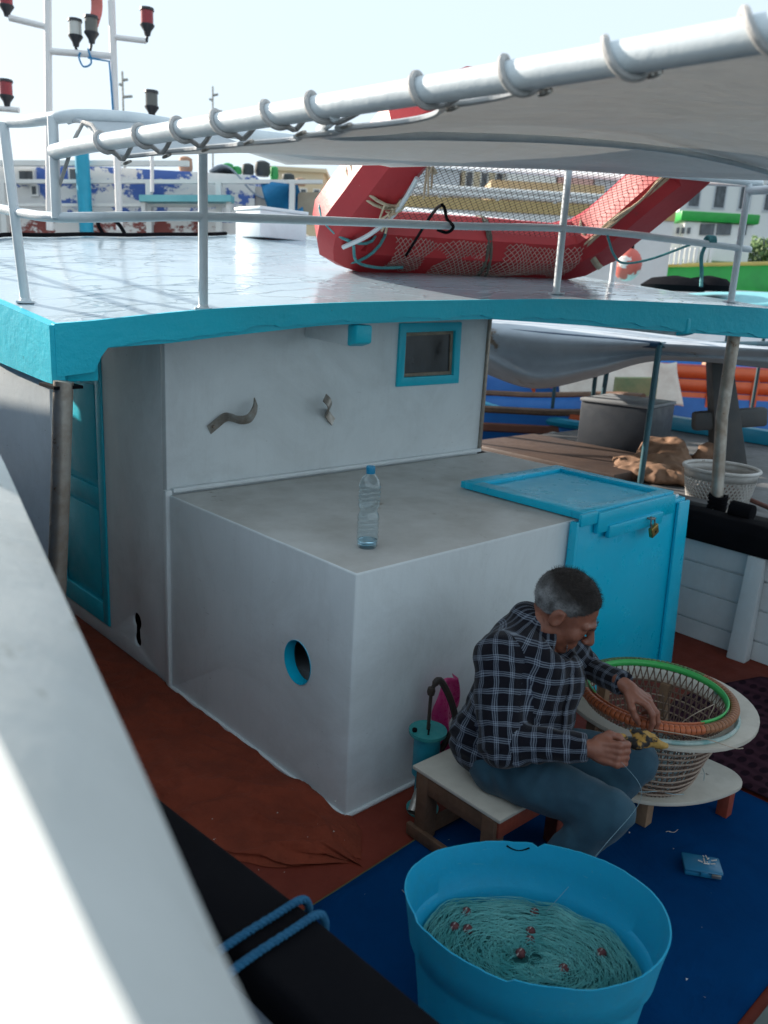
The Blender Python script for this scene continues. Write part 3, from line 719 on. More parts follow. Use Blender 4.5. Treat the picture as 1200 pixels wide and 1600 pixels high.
# ------------------------------------------------------------------ mats and floor coverings
def mat_carpet(name, c1, c2, pat=None):
    m = N(name); f = m.noise(900, 2)
    col = m.mix(m.ramp(m.noise(3.5, 6), [(.3, (0, 0, 0)), (.75, (1, 1, 1))]), c1, c2)
    col = m.mix(m.ramp(m.noise(28, 8, .8), [(.73, (0, 0, 0)), (.76, (1, 1, 1))]), col, tuple(min(1, q * 1.6 + .02) for q in c1))
    if pat:
        wv = m.n('ShaderNodeTexVoronoi', feature='F1'); wv.inputs['Scale'].default_value = 11; m.l(m.scalevec((1, 1.7, 1)), wv.inputs['Vector'])
        wv.inputs['Randomness'].default_value = .25
        col = m.mix(m.ramp(wv.outputs['Distance'], [(.28, (1, 1, 1)), (.36, (0, 0, 0))]), col, pat)
        w2 = m.n('ShaderNodeTexWave', wave_type='BANDS'); w2.inputs['Scale'].default_value = 5; w2.inputs['Distortion'].default_value = 6; m.l(m.co, w2.inputs['Vector'])
        col = m.mix(m.math('MULTIPLY', w2.outputs['Fac'], .5), col, tuple(q * .35 for q in c1))
    m.set(Base_Color=col, Roughness=.95, Specular_IOR_Level=.04)
    m.bump(f, .8, .004, m.bump(m.noise(3.2, 4, .6, None, 1.0), .6, .04)); return m.mat
g = G()
def bm_(u, v):
    x = -.885 + 2.25 * u; y = -1.37 + 1.13 * v + .012 * math.sin(x * 4) * v - .05 * (1 - u) * v
    return (x, y, .006 + .003 * math.sin(x * 7) * math.sin(y * 5))
g.grid(bm_, 40, 24); o = g.build('deck_mat', mat_carpet('blue_carpet', (.001, .060, .21), (.001, .042, .155)), None)
o.modifiers.new('s', 'SOLIDIFY').thickness = .006
tag(o, 'royal blue carpet mat covering the deck under the tub and stools', 'mat')
g = G(); g.tube([Vector(bm_(i / 30, 1)) for i in range(31)], .007, 6); g.tube([Vector(bm_(1, i / 20)) for i in range(21)], .006, 6)
o2 = g.build('mat_binding', paint('olive_binding', (.10, .10, .04), None, .9, 20, bump=.4), o)
g = G()
def pm_(u, v):
    x = 1.40 + 1.30 * u - .03 * v; y = -1.55 + 1.22 * v; f_ = max(0, u + v - 1.55)
    x -= f_ * .5; y -= f_ * .35
    return (x, y, .012 + .006 * math.sin(x * 9 + y * 4) + (.02 * u * v))
g.grid(pm_, 30, 30); o = g.build('deck_mat', mat_carpet('patterned_carpet', (.075, .030, .045), (.055, .024, .038), (.020, .010, .018)), None)
o.modifiers.new('s', 'SOLIDIFY').thickness = .006
tag(o, 'dark purple patterned mat on the deck behind the basket', 'mat')

# ------------------------------------------------------------------ red-brown net heaped along the walkway
def mat_net():
    m = N('red_brown_net'); v = m.n('ShaderNodeTexVoronoi'); v.inputs['Scale'].default_value = 75; m.l(m.co, v.inputs['Vector'])
    m.set(Base_Color=m.mix(m.ramp(m.noise(6, 6), [(.3, (0, 0, 0)), (.7, (1, 1, 1))]), (.18, .040, .022), (.27, .055, .028)), Roughness=.9, Specular_IOR_Level=.2)
    m.bump(v.outputs['Distance'], .5, .004, m.bump(m.noise(24, 6, .7), .4, .008)); return m.mat
g = G(); rn = np.random.RandomState(11)
import mathutils.noise as mn
def nz(x, y, s, o=0): return mn.noise(Vector((x * s, y * s, o)))
def net_heap(u, v):
    y = 2.5 - 2.70 * v + .07 * nz(u * 3, v, 2.2, 6) * v                                    # runs aft along the side of the casing
    wid = .05 + .95 * math.sin(math.pi * min(1, v * 1.02)) ** .5
    xm = float(np.interp(v, [0, .5, .8, 1], [-.40, -.40, -.34, -.13])); hw = float(np.interp(v, [0, .08, .5, .85, .96, 1], [.05, .36, .42, .34, .18, .03]))
    uu = 2 * u - 1; x = xm + uu * hw * (1 + .30 * nz(y, uu * .5, 3.0, 4) + .16 * nz(y, uu * .4, 9.0, 14))
    x = min(x, -.012 - .004 * nz(y, x, 9)) if y > 0 else x
    e = max(0, 1 - abs(uu) ** 2.6) * min(1, v / .05) * min(1, (1 - v) / .05)
    wx, wy = x + .10 * nz(x, y, 4, 7), y + .14 * nz(x, y, 3, 8)
    z = .003 + e * (.012 + .030 * (1 - abs(nz(wx * 1.3, wy * .7, 5, 1)) * 1.6) ** 3 + .03 * max(0, nz(wx, wy * .8, 3.2, 2)) + .014 * (1 - abs(nz(wx, wy, 11, 3)) * 1.5) ** 2 + .006 * abs(nz(x, y, 32, 5)))
    return (x, y, z)
g.grid(net_heap, 60, 220)
tag(g.build('fishing_net', mat_net(), None, ang=180), 'red-brown fishing net heaped along the walkway beside the white casing', 'net')
# blue ropes across the black port cap rail
def rope_geo(g, pts, r, strands=3, pitch=.05, seg=6):
    pts = catmull(pts, 14); L_ = 0; acc = [0]
    for a_, b_ in zip(pts, pts[1:]): L_ += (b_ - a_).length; acc.append(L_)
    for s_ in range(strands):
        q = []
        for i, p in enumerate(pts):
            t = (pts[min(i + 1, len(pts) - 1)] - pts[max(i - 1, 0)]).normalized(); u = (Vector((0, 0, 1)) - t * t.z)
            u = (u if u.length > .05 else t.orthogonal()).normalized(); w_ = t.cross(u); a = 2 * math.pi * (acc[i] / pitch + s_ / strands)
            q.append(p + (u * math.cos(a) + w_ * math.sin(a)) * r * .52)
        g.tube(q, r * .56, seg)
MT['bluerope'] = paint('blue_rope', (.012, .13, .26), (.008, .09, .19), .8, 20, bump=.7, bsc=220)
for dy, lab in ((0, 'upper'), (-.052, 'lower')):
    g = G(); rope_geo(g, [(-1.20, -.925 + dy, .60), (-1.145, -.915 + dy, .668), (-1.115, -.905 + dy, .704), (-1.06, -.90 + dy, .711), (-.97, -.895 + dy, .711), (-.905, -.89 + dy, .708), (-.882, -.888 + dy, .688), (-.874, -.886 + dy, .64), (-.874, -.884 + dy, .50), (-.86, -.88 + dy, .2), (-.84, -.85 + dy, .02)], .0085, pitch=.030)
    tag(g.build('mooring_rope', MT['bluerope'], None), f'blue mooring rope across the black cap rail, the {lab} of the two', 'rope')

# ------------------------------------------------------------------ white rail of the boat the picture is taken from
fg = thing('neighbouring_boat', 'thick white bulwark rail of the next boat, blurred in the left foreground', 'boat', (-1.6, -.8, -1.0))
lo = [(-1.60, -1.93, 1.50), (-1.554, -1.681, 1.50), (-1.476, -1.37, 1.50), (-1.33, -.78, 1.50), (-1.167, -.124, 1.50), (-1.14, .05, 1.51), (-1.16, .45, 1.72), (-1.20, 1.0, 2.05), (-1.34, 2.2, 2.42), (-1.6, 4.4, 2.75), (-2.0, 8, 3.1)]  # unseen forward stretch raised and lengthened to block sun and low sky
hi = [(-1.662, -1.98, 1.60), (-1.6435, -1.728, 1.60), (-1.614, -1.489, 1.60), (-1.545, -.90, 1.60), (-1.455, -.20, 1.60), (-1.43, .05, 1.61), (-1.42, .45, 1.82), (-1.44, 1.0, 2.15), (-1.56, 2.2, 2.52), (-1.8, 4.4, 2.85), (-2.2, 8, 3.2)]
lo, hi = catmull(lo, 5), catmull(hi, 5)
g = G(); vs = []; fs = []; sec = 6
for a_, b_ in zip(lo, hi): vs += [a_, a_.lerp(b_, .5) + Vector((.004, 0, .004)), b_, b_ + Vector((-.40, .05, .004)), b_ + Vector((-.40, .05, -.06)), a_ + Vector((-.20, .02, -.035))]
for i in range(len(lo) - 1):
    for k in range(sec): fs.append((i * sec + k, i * sec + (k + 1) % sec, (i + 1) * sec + (k + 1) % sec, (i + 1) * sec + k))
fs += [tuple(range(sec)), tuple((len(lo) - 1) * sec + k for k in range(sec))]
g.add(vs, fs); g.build('bulwark_rail', paint('scuffed_white_rail', (.56, .58, .57), (.48, .50, .49), .5, 5, spot=(.33, .33, .29), spot_at=.62, spot_sc=13, bump=.2), fg, bevel=.0, ang=20)
g = G(); vs = []; fs = []
for a_ in lo: vs += [a_ + Vector((-.14, 0, -.02)), a_ + Vector((-.22, 0, -.9)), a_ + Vector((-.55, 0, -2.6)), a_ + Vector((-.60, 0, -2.6)), a_ + Vector((-.30, 0, -.9)), a_ + Vector((-.22, 0, -.02))]
for i in range(len(lo) - 1):
    for k in range(sec): fs.append((i * sec + k, i * sec + (k + 1) % sec, (i + 1) * sec + (k + 1) % sec, (i + 1) * sec + k))
fs += [tuple(range(sec)), tuple((len(lo) - 1) * sec + k for k in range(sec))]
g.add(vs, fs); g.build('hull_side', paint('deep_blue_hull', (.012, .07, .17), (.01, .055, .13), .4, 2), fg)

# ------------------------------------------------------------------ water bottle on the casing
bt = thing('water_bottle', 'clear plastic water bottle with blue cap standing on the casing', 'bottle', (.235, .21, .957))
def mat_pet(c=(.90, .97, 1.0), rough=.03):
    m = N('clear_plastic'); m.set(Base_Color=c, Roughness=rough, Transmission_Weight=1.0, IOR=1.42); return m.mat
k = 1.0
prof = [(.0, .006), (.020, .004), (.033, .0), (.039, .008), (.0405, .03)]
for i in range(4): z = .045 + i * .017; prof += [(.0415, z), (.0385, z + .007), (.0415, z + .0135)]
prof += [(.0405, .122), (.034, .138), (.0335, .146), (.040, .160)]
for i in range(4): z = .166 + i * .017; prof += [(.0415, z), (.0388, z + .007), (.0415, z + .0135)]
prof += [(.0405, .240), (.036, .256), (.026, .272), (.0155, .282), (.0145, .292)]
bo_ = G().lathe(prof, (.235, .21, .957), 32).build('bottle_body', mat_pet(), bt, ang=60); bo_.modifiers.new('s', 'SOLIDIFY').thickness = .0007
m_ = N('blue_tint'); m_.set(Base_Color=(.55, .80, .90), Roughness=.02, Transmission_Weight=1.0, IOR=1.33)
G().lathe([(0, .011), (.030, .011), (.037, .014), (.0375, .03), (0, .03)], (.235, .21, .957), 24).build('water_inside', m_.mat, bt)
G().lathe([(.0165, .284), (.0168, .300), (.0168, .309), (.0155, .3115), (0, .3115)], (.235, .21, .957), 24).build('cap', paint('cap_blue', (.02, .30, .55), None, .35), bt)

# ------------------------------------------------------------------ hand bilge pump
pp = thing('bilge_pump', 'turquoise hand pump with dark lever handle behind the stool', 'pump', (.25, -.14, 0))
MT['pump'] = paint('pump_turquoise', (.012, .27, .36), (.01, .20, .28), .45, 10, spot=(.14, .05, .03), spot_at=.66, spot_sc=25, bump=.3)
MT['pumpg'] = paint('pump_green', (.03, .30, .30), (.02, .24, .25), .5, 10, spot=(.14, .05, .03), spot_at=.66, spot_sc=25, bump=.3)
px_, py_ = .26, -.145
G().lathe([(.06, .001), (.062, .012), (.036, .020), (.036, .03)], (px_, py_, 0), 20).build('foot_flange', MT['pumpg'], pp)
G().lathe([(.036, .025), (.036, .15), (.05, .16), (.05, .325)], (px_, py_, 0), 20).build('barrel', MT['pump'], pp)
cov = G().lathe([(.07, .326), (.071, .340), (.0, .341)], (px_, py_, 0), 24).build('cover', MT['pumpg'], pp, bevel=.0)
G().beam((px_ - .03, py_ - .03, .3425), (px_ + .03, py_ + .02, .3425), .007, .002).build('slot', MT['black'], cov)
G().lathe([(.009, .341), (.009, .352), (0, .353)], (px_ - .05, py_ + .02, 0), 8).build('bolt', MT['black'], cov)
dk = paint('dark_iron', (.035, .028, .025), (.05, .03, .02), .6, 12, bump=.4)
G().tube([(px_, py_, .33), (px_ + .002, py_, .49)], .0065, 8).build('piston_rod', dk, pp)
G().lathe([(.013, -.014), (.016, 0), (.013, .014)], (px_ + .002, py_, .495), 10).build('rod_eye', dk, pp)
G().tube(catmull([(px_ + .002, py_, .50), (px_ + .03, py_ - .012, .535), (px_ + .075, py_ - .03, .455), (px_ + .10, py_ - .045, .36), (px_ + .085, py_ - .05, .30)], 6), [.008] * 3 + [.013] * 22, 8).build('lever', dk, pp)
G().tube(catmull([(px_ + .045, py_ - .03, .25), (px_ + .07, py_ - .045, .31), (px_ + .10, py_ - .05, .35)], 5), .012, 8).build('lever_bracket', dk, pp)
G().tube(catmull([(px_ - .03, py_ - .015, .10), (px_ - .08, py_ - .05, .12), (px_ - .13, py_ - .075, .085)], 6), .022, 12, caps=False).build('spout', MT['galv'], pp)
# pink plastic bag behind the man
g = G(); g.grid(lambda u, v: (.40 + .10 * u + .02 * math.sin(7 * v + 3 * u), -.055 - .035 * math.sin(math.pi * u) * (1 - .3 * v) - .012 * math.sin(9 * v + 8 * u), .10 + .36 * v), 12, 20)
o = g.build('plastic_bag', paint('pink_plastic', (.65, .05, .22), (.5, .03, .16), .3, 9, bump=.4), None); o.modifiers.new('s', 'SOLIDIFY').thickness = .002
tag(o, 'pink plastic bag hanging by the pump behind the seated man', 'bag')

# ------------------------------------------------------------------ low stool the man sits on
st = thing('low_stool', 'low wooden stool with scuffed white top under the seated man', 'stool', (.30, -.42, 0))
def stool_pt(a, b): # a along -Y side, b along +X
    return Vector((.112 + .42 * b - .004 * a, -.218 - .40 * a - .01 * b, 0))
ST = .285
c4 = [stool_pt(0, 0), stool_pt(1, 0), stool_pt(1, 1), stool_pt(0, 1)]
up = Vector((0, 0, 1))
G().hexa([p + up * (ST - .014) for p in c4] + [p + up * ST for p in c4]).build('seat', MT['board'], st, bevel=.003)
ins = [stool_pt(.04, .04), stool_pt(.94, .04), stool_pt(.94, .96), stool_pt(.04, .96)]
for i in range(4):
    a_, b_ = ins[i], ins[(i + 1) % 4]; G().beam(a_ + up * (ST - .05), b_ + up * (ST - .05), .022, .07).build('apron', [MT['wood'], MT['woodred'], MT['wood'], MT['wood']][i], st, bevel=.003)
for p, mm in ((stool_pt(.12, .08), 'wood'), (stool_pt(.88, .07), 'wood'), (stool_pt(.12, .92), 'wood'), (stool_pt(.88, .92), 'woodred')):
    G().box(p.x - .03, p.x + .03, p.y - .026, p.y + .026, .0125, ST - .015).build('leg', MT[mm], st, bevel=.004)
a_, b_ = stool_pt(.12, .08), stool_pt(.88, .08)
G().beam(a_ + up * .04, stool_pt(.12, .92) + up * .04, .03, .045).build('stretcher', MT['wood'], st, bevel=.003)
G().beam(Vector((a_.x - .034, a_.y + .05, .035)), Vector((b_.x - .034, b_.y - .0, .035)), .02, .045).build('stretcher', MT['wood'], st, bevel=.003)

# ------------------------------------------------------------------ basket and its stand
BX, BY = .925, -.672
bs = thing('basket_stand', 'white two-tier wooden stand with round board holding the line basket', 'stand', (BX, BY, 0))
UZ = .452
g = G(); g.poly(circ(BX + .055, BY + .012, .355, .352, 48), [circ(BX, BY, .252, .252, 40)[::-1]], lambda a, b, d: (a, b, d), UZ - .016, UZ); g.build('upper_board', MT['board'], bs, bevel=.002)
LZ_ = .155
half = [(p.x, p.y) for p in catmull([(.70, -.60, 0), (.721, -.669, 0), (.773, -.77, 0), (.86, -.85, 0), (.962, -.905, 0), (1.08, -.94, 0), (1.17, -.945, 0), (1.225, -.90, 0), (1.24, -.82, 0), (1.22, -.6, 0), (1.15, -.46, 0), (.76, -.46, 0)], 4, closed=True)]
g = G(); g.poly(half, [], lambda a, b, d: (a, b, d), LZ_ - .016, LZ_); g.build('lower_board', MT['board'], bs, bevel=.002)
for x, y, mm in ((1.145, -.905, 'woodred'), (.845, -.735, 'raw'), (.80, -.52, 'raw'), (1.12, -.54, 'woodred')):
    G().box(x - .024, x + .024, y - .022, y + .022, .0125, LZ_ - .017).build('leg', MT[mm], bs, bevel=.003)
for a in (20, 85, 150): # uprights between the tiers, behind the basket
    x, y = BX + .255 * math.cos(R(a)), BY + .255 * math.sin(R(a)) * .9
    G().box(x - .018, x + .018, y - .018, y + .018, LZ_, UZ - .017).build('upright', MT['raw'], bs)
bk = thing('line_basket', 'round wicker line basket with orange and green rim beside the man', 'basket', (BX, BY, LZ_))
BZ0, BZ1 = LZ_ + .003, .485
def brad(z): return .150 + (.262 - .150) * ((z - BZ0) / (BZ1 - BZ0)) ** .8
MT['wick'] = paint('weathered_wicker', (.24, .16, .12), (.15, .10, .075), .7, 25, bump=.4)
MT['wickp'] = paint('pale_wicker', (.40, .31, .25), (.30, .22, .17), .7, 25, bump=.4)
tilt = Matrix.Rotation(R(0), 3, 'X')
for i, z in enumerate(np.linspace(BZ0 + .012, BZ1 - .05, 11)):
    r_ = brad(z) + .004; g = G(); rj = random.Random(i)
    g.tube([(BX + (r_ + .0015 * math.sin(9 * t + i)) * math.cos(t), BY + (r_ + .0015 * math.sin(9 * t + i)) * math.sin(t), z + .003 * math.sin(2 * t + i)) for t in np.linspace(0, 2 * math.pi, 49)[:-1]], .0034, 5, closed=True)
    g.build('weaver_ring', MT['wickp'] if i < 9 else MT['wick'], bk)
g = G()
for i in range(64):
    for sg in (-1, 1):
        t0 = 2 * math.pi * i / 64
        g.tube([(BX + brad(z) * math.cos(t0 + sg * q * .35), BY + brad(z) * math.sin(t0 + sg * q * .35), z) for q, z in zip(np.linspace(0, 1, 7), np.linspace(BZ0, BZ1, 7))], .0026, 4, caps=False)
tag(g.build('stakes', MT['wick'], bk, merge=False), kind='stuff')
G().lathe([(0, .004), (.148, .004), (.150, .010), (0, .011)], (BX, BY, LZ_), 32).build('basket_floor', MT['wick'], bk)
# rim: hoop wrapped in coloured strip; each wrap is a piece
MT['org'] = paint('orange_strip', (.50, .13, .045), (.38, .10, .04), .45, 12, bump=.25)
MT['brn'] = paint('tan_strip', (.33, .14, .065), (.26, .11, .05), .5, 12, bump=.25)
MT['grn'] = paint('green_strip', (.06, .50, .12), (.05, .42, .10), .4, 12, bump=.2)
MT['grnd'] = paint('dull_green_strip', (.10, .20, .06), (.07, .13, .05), .55, 12, bump=.3)
def rim_pt(t, rr_, h): return (BX + rr_ * math.cos(t), BY + rr_ * math.sin(t), .500 + h)
nw = 96
for i in range(nw):
    t0, t1 = 2 * math.pi * (i + .05) / nw, 2 * math.pi * (i + .95) / nw; d = math.degrees((t0 + t1) / 2) % 360
    col_ = 'org' if 140 < d < 245 else ('brn' if 245 <= d < 350 else 'grnd')
    g = G(); sec = [(.0, -.019), (.015, -.013), (.022, 0), (.018, .012), (.005, .018), (-.009, .014), (-.014, 0), (-.009, -.012)]
    vs = []; fs = []
    for t, s_ in ((t0, .93), (t0 * .8 + t1 * .2, 1), (t0 * .2 + t1 * .8, 1), (t1, .93)): vs += [rim_pt(t, .268 + a_ * s_, b_ * s_) for a_, b_ in sec]
    for k in range(3):
        for j in range(8): fs.append((k * 8 + j, k * 8 + (j + 1) % 8, (k + 1) * 8 + (j + 1) % 8, (k + 1) * 8 + j))
    g.add(vs, fs); g.build('rim_wrap', MT[col_], bk, ang=60)
g = G(); g.tube([rim_pt(t, .268, 0) for t in np.linspace(0, 2 * math.pi, 65)[:-1]], .012, 8, closed=True); g.build('rim_hoop', MT['black'], bk)
g = G(); vs = []; fs = []; q = np.linspace(R(-115), R(150), 50)
for t in q: vs += [rim_pt(t, .253, .018), rim_pt(t, .247, -.006)]
for i in range(49): fs.append((2 * i, 2 * i + 1, 2 * i + 3, 2 * i + 2))
g.add(vs, fs); o = g.build('green_hoop', MT['grn'], bk, merge=False); o.modifiers.new('s', 'SOLIDIFY').thickness = .006
g = G(); vs = []; fs = []; q = np.linspace(R(140), R(248), 30)
for t in q: vs += [rim_pt(t, .253, .016), rim_pt(t, .247, -.008)]
for i in range(29): fs.append((2 * i, 2 * i + 1, 2 * i + 3, 2 * i + 2))
g.add(vs, fs); o = g.build('orange_hoop', MT['org'], bk, merge=False); o.modifiers.new('s', 'SOLIDIFY').thickness = .005
g = G(); g.tube([(BX + (.290) * math.cos(t), BY + .290 * math.sin(t), UZ + .010) for t in np.linspace(R(-150), R(-20), 40)], .008, 8); g.build('lower_hoop', paint('pale_hoop', (.45, .55, .52), (.1, .3, .3), .4, 25, bump=.1), bk)
# fishing line in the basket
g = G(); rr = random.Random(2)
for k in range(46):
    r_ = rr.uniform(.05, .17); cx, cy = BX + rr.uniform(-.04, .04), BY + rr.uniform(-.04, .04); h = LZ_ + .03 + rr.uniform(0, .10); t0 = rr.uniform(0, 6)
    g.tube([(cx + r_ * math.cos(t0 + t), cy + r_ * math.sin(t0 + t), h + .012 * math.sin(2 * t + k)) for t in np.linspace(0, 5.5, 22)], .0013, 3, caps=False)
o = g.build('fishing_line', mat_plain('pale_blue_line', (.30, .45, .50), .4), None, merge=False)
tag(o, 'pale coiled fishing line lying inside the wicker basket', 'line')
# loose end of line looping over the rim
g = G(); g.tube(catmull([(BX - .07, BY - .12, .43), (BX - .06, BY - .17, .50), (BX - .02, BY - .215, .545), (BX + .02, BY - .21, .53), (BX + .015, BY - .20, .48)], 8), .0016, 5)
g.tube(catmull([(.66, -.80, .50), (.72, -.95, .515), (.79, -1.03, .49), (.86, -1.035, .465)], 8), .0018, 5)
tag(g.build('fishing_line', mat_plain('tan_line', (.55, .45, .35), .4), None), 'loose tan line curling over the basket rim', 'line')

# ------------------------------------------------------------------ blue tub with net
tub = thing('plastic_tub', 'large sky-blue plastic tub with ragged rim in front of the man', 'tub', (-.27, -1.03, .012))
TC = Vector((-.275, -1.025, 0)); ta = Vector((.57, -.82, 0)).normalized(); tb = Vector((.82, .57, 0))
RZ = .45
def tubp(t, s, z, k=1.0):
    d = 1 + .02 * math.sin(2 * t + 1) * s
    return TC + ta * (.318 * k * math.cos(t) * d) + tb * (.250 * k * math.sin(t) * d) + Vector((0, 0, z))
rg = random.Random(8); ragn = list(np.convolve(np.array([rg.uniform(-.006, .005) for _ in range(124)]), [.2, .2, .2, .2, .2], 'valid'))
for c_ in (30, 71, 72, 73, 84, 85, 86, 87): ragn[c_] -= .012
for c_ in range(74, 84): ragn[c_] -= .009
prof = [(.80, .012), (.815, .03), (.86, .18), (.90, .29), (.915, .315), (.945, .325), (.965, .38), (1.0, .45)]
g = G(); vs = []; fs = []; nt_ = 120
for side_ in (1, 0):
    seq = prof if side_ else prof[::-1]
    for k_, z_ in seq:
        for i in range(nt_):
            t = 2 * math.pi * i / nt_; zz = z_ + (ragn[i] if z_ > .44 else 0) + (.010 * math.sin(t * 2 + .5) if z_ > .44 else 0); kk = k_ if side_ else k_ - .014
            vs.append(tubp(t, z_ / .45, zz if side_ else max(zz, .02), kk))
m = len(prof) * 2
for j in range(m - 1):
    for i in range(nt_): fs.append((j * nt_ + i, j * nt_ + (i + 1) % nt_, (j + 1) * nt_ + (i + 1) % nt_, (j + 1) * nt_ + i))
fs.append(tuple(range(nt_))[::-1]); fs.append(tuple((m - 1) * nt_ + i for i in range(nt_)))
g.add(vs, fs)
def mat_tub():
    m = N('sky_blue_plastic'); m.set(Base_Color=m.mix(m.ramp(m.noise(30, 8, .75), [(.68, (0, 0, 0)), (.74, (1, 1, 1))]), m.ramp(m.noise(4, 6), [(.3, (.008, .38, .62)), (.7, (.006, .33, .56))]), (.02, .15, .27)), Roughness=.5)
    c_ = m.b.inputs['Base Color'].links[0].from_socket; c_ = m.mix(m.ramp(m.noise(30, 3, .5, m.scalevec((.5, .5, 3.)), 2.5), [(.70, (0, 0, 0)), (.72, (1, 1, 1))]), c_, (.10, .42, .56)); c_ = m.mix(m.math('MULTIPLY', m.ramp(m.noise(5, 9, .75), [(.50, (0, 0, 0)), (.72, (1, 1, 1))]), .5), c_, (.02, .28, .42)); m.set(Base_Color=c_)
    m.b.inputs['Subsurface Weight'].default_value = .08; m.bump(m.noise(14, 5), .2, .01); return m.mat
g.build('tub_shell', mat_tub(), tub, ang=35, merge=False)
# small handle slot at the back
q = tubp(R(100), 1, .425, .975); g = G()
g.tube([tubp(R(a), 1, .43 - .012 * math.sin(math.pi * (a - 94) / 12), .985) for a in np.linspace(94, 106, 8)], .0035, 6); g.build('handle_slot', MT['black'], tub)
# net heaped in the tub
g = G(); rr = random.Random(21); NZ = .275
def netz(x, y): return NZ + .02 * nz(x, y, 5, 9) + .012 * nz(x, y, 14, 3)
g.grid(lambda u, v: (lambda p: (p.x, p.y, netz(p.x, p.y) - .012))(tubp(2 * math.pi * u, .6, 0, .875 * max(v, .01))), 60, 16)
base_net = g
m = N('green_net_mass'); m.set(Base_Color=m.ramp(m.noise(22, 8, .7), [(.3, (.006, .09, .10)), (.7, (.02, .19, .19))]), Roughness=.6); m.bump(m.noise(60, 6, .7), .9, .01)
gn = thing('gill_net', 'green monofilament gill net coiled inside the blue tub', 'net', (TC.x, TC.y, NZ - .03))
base_net.build('net_mass', m.mat, gn, ang=180)
g = G()
for k in range(1300):
    r_ = rr.uniform(.12, .86); t0 = rr.uniform(0, 6.28); ln = rr.uniform(.5, 1.6); ec = rr.uniform(-.12, .12); h = rr.uniform(-.006, .016)
    P_ = []
    for i in range(10):
        t = t0 + ln * i / 9; p = tubp(t, .6, 0, min(.86, r_ + ec * math.sin(1.7 * i / 9 * 2))); P_.append((p.x, p.y, netz(p.x, p.y) + h + .004 * math.sin(i)))
    g.tube(P_, .0007, 3, caps=False)
m = N('green_filament'); m.set(Base_Color=m.ramp(m.noise(9, 3), [(.3, (.06, .36, .36)), (.7, (.22, .60, .58))]), Roughness=.35)
tag(g.build('filaments', m.mat, gn, merge=False), kind='stuff')
# floats on the net
fl_xy = [(-.122, -.930), (-.185, -.965), (-.222, -.990), (-.325, -.866), (-.345, -.838), (-.280, -1.005), (-.118, -1.137), (-.232, -1.103), (-.285, -.825)]
fm = paint('dull_red_float', (.13, .030, .032), (.08, .022, .025), .6, 30, bump=.4)
where = ['farthest back near the tub wall', 'second from the back of the middle row', 'third from the back of the middle row', 'at the left side of the net', 'leftmost one against the tub wall', 'fourth from the back of the middle row', 'rightmost one', 'nearest one at the front rim', 'upper left one near the back wall']
for (x, y), wh in zip(fl_xy, where):
    t = thing('net_float', f'small dark red net float in the tub, {wh}', 'float', (x, y, netz(x, y)), 'red floats on the net in the tub')
    G().ball((x, y, netz(x, y) + .008), (.0135, .0135, .012), 12, 8).build('float_ball', fm, t)
    G().tube([(x - .016, y, netz(x, y) + .010), (x, y, netz(x, y) + .021), (x + .016, y + .004, netz(x, y) + .008)], .0018, 5).build('float_line', MT['netpale'], t)

# ------------------------------------------------------------------ small blue tackle box on the mat
tk = thing('tackle_box', 'small flat blue plastic tackle box on the blue mat', 'box', (.765, -1.01, .012))
mt = Matrix.Translation((.765, -1.005, .0125)) @ Matrix.Rotation(R(-54), 4, 'Z')
tbm = N('blue_tackle_plastic'); tbm.set(Base_Color=(.02, .19, .36), Roughness=.25, Transmission_Weight=.15); tbm = tbm.mat
G().box(-.062, .062, -.042, .042, 0, .018, mt).build('box_base', tbm, tk, bevel=.006)
ld = G().box(-.064, .064, -.044, .044, .0185, .030, mt).build('box_lid', tbm, tk, bevel=.006)
G().box(-.012, .012, -.050, -.0445, .008, .026, mt).build('latch', tbm, tk, bevel=.002)
G().box(.025, .055, -.050, -.0445, .010, .024, mt).build('latch', MT['galv'], tk, bevel=.002)
g = G(); rr = random.Random(5)
for k in range(9): c_ = mt @ Vector((rr.uniform(-.0, .035), rr.uniform(-.01, .03), .033)); g.tube([c_, c_ + Vector((rr.uniform(-.016, .016), rr.uniform(-.016, .016), .003))], .0022, 4)
o = g.build('hook_bundle', mat_plain('pale_hooks', (.6, .58, .55), .4), None); tag(o, 'few pale fish hooks lying on the tackle box lid', 'hooks')

# grey-green gutter plank along the edge of the mat and scraps lying about
G_ = G().box(-.75, 2.55, -1.66, -1.405, .004, .03).build('gutter_plank', paint('grey_green_plank', (.13, .17, .16), (.09, .12, .12), .6, 5, spot=(.05, .06, .06), spot_at=.62, spot_sc=9, bump=.4), None, bevel=.005)
tag(G_, 'grey-green plank along the aft edge of the blue mat', 'plank')
g = G(); rr = random.Random(12)
for k in range(70):
    x, y = (rr.uniform(-.8, 1.3), rr.uniform(-1.3, -.3)) if k < 45 else (rr.uniform(-.7, .0), rr.uniform(-.25, .3))
    if (x + .275) ** 2 + (y + 1.025) ** 2 < .1: continue
    z = .0135 if k < 45 else .055; a = rr.uniform(0, 6.28); l = rr.uniform(.003, .011)
    g.add([(x, y, z), (x + l * math.cos(a), y + l * math.sin(a), z + .001), (x + l * math.cos(a + .8) * .7, y + l * math.sin(a + .8) * .7, z + .003)], [(0, 1, 2)])
for k in range(10):
    x, y = rr.uniform(-.5, 1.2), rr.uniform(-1.3, -.35); P_ = [Vector((x, y, .0145))]
    for i in range(5): P_.append(P_[-1] + Vector((rr.uniform(-.03, .03), rr.uniform(-.03, .03), 0)))
    g.tube(catmull(P_, 3), .0011, 4)
tag(g.build('scraps', mat_plain('pale_scraps', (.55, .52, .48), .7), None, merge=False), 'pale scraps of twine and scales scattered on the deck', 'scraps', kind='stuff')
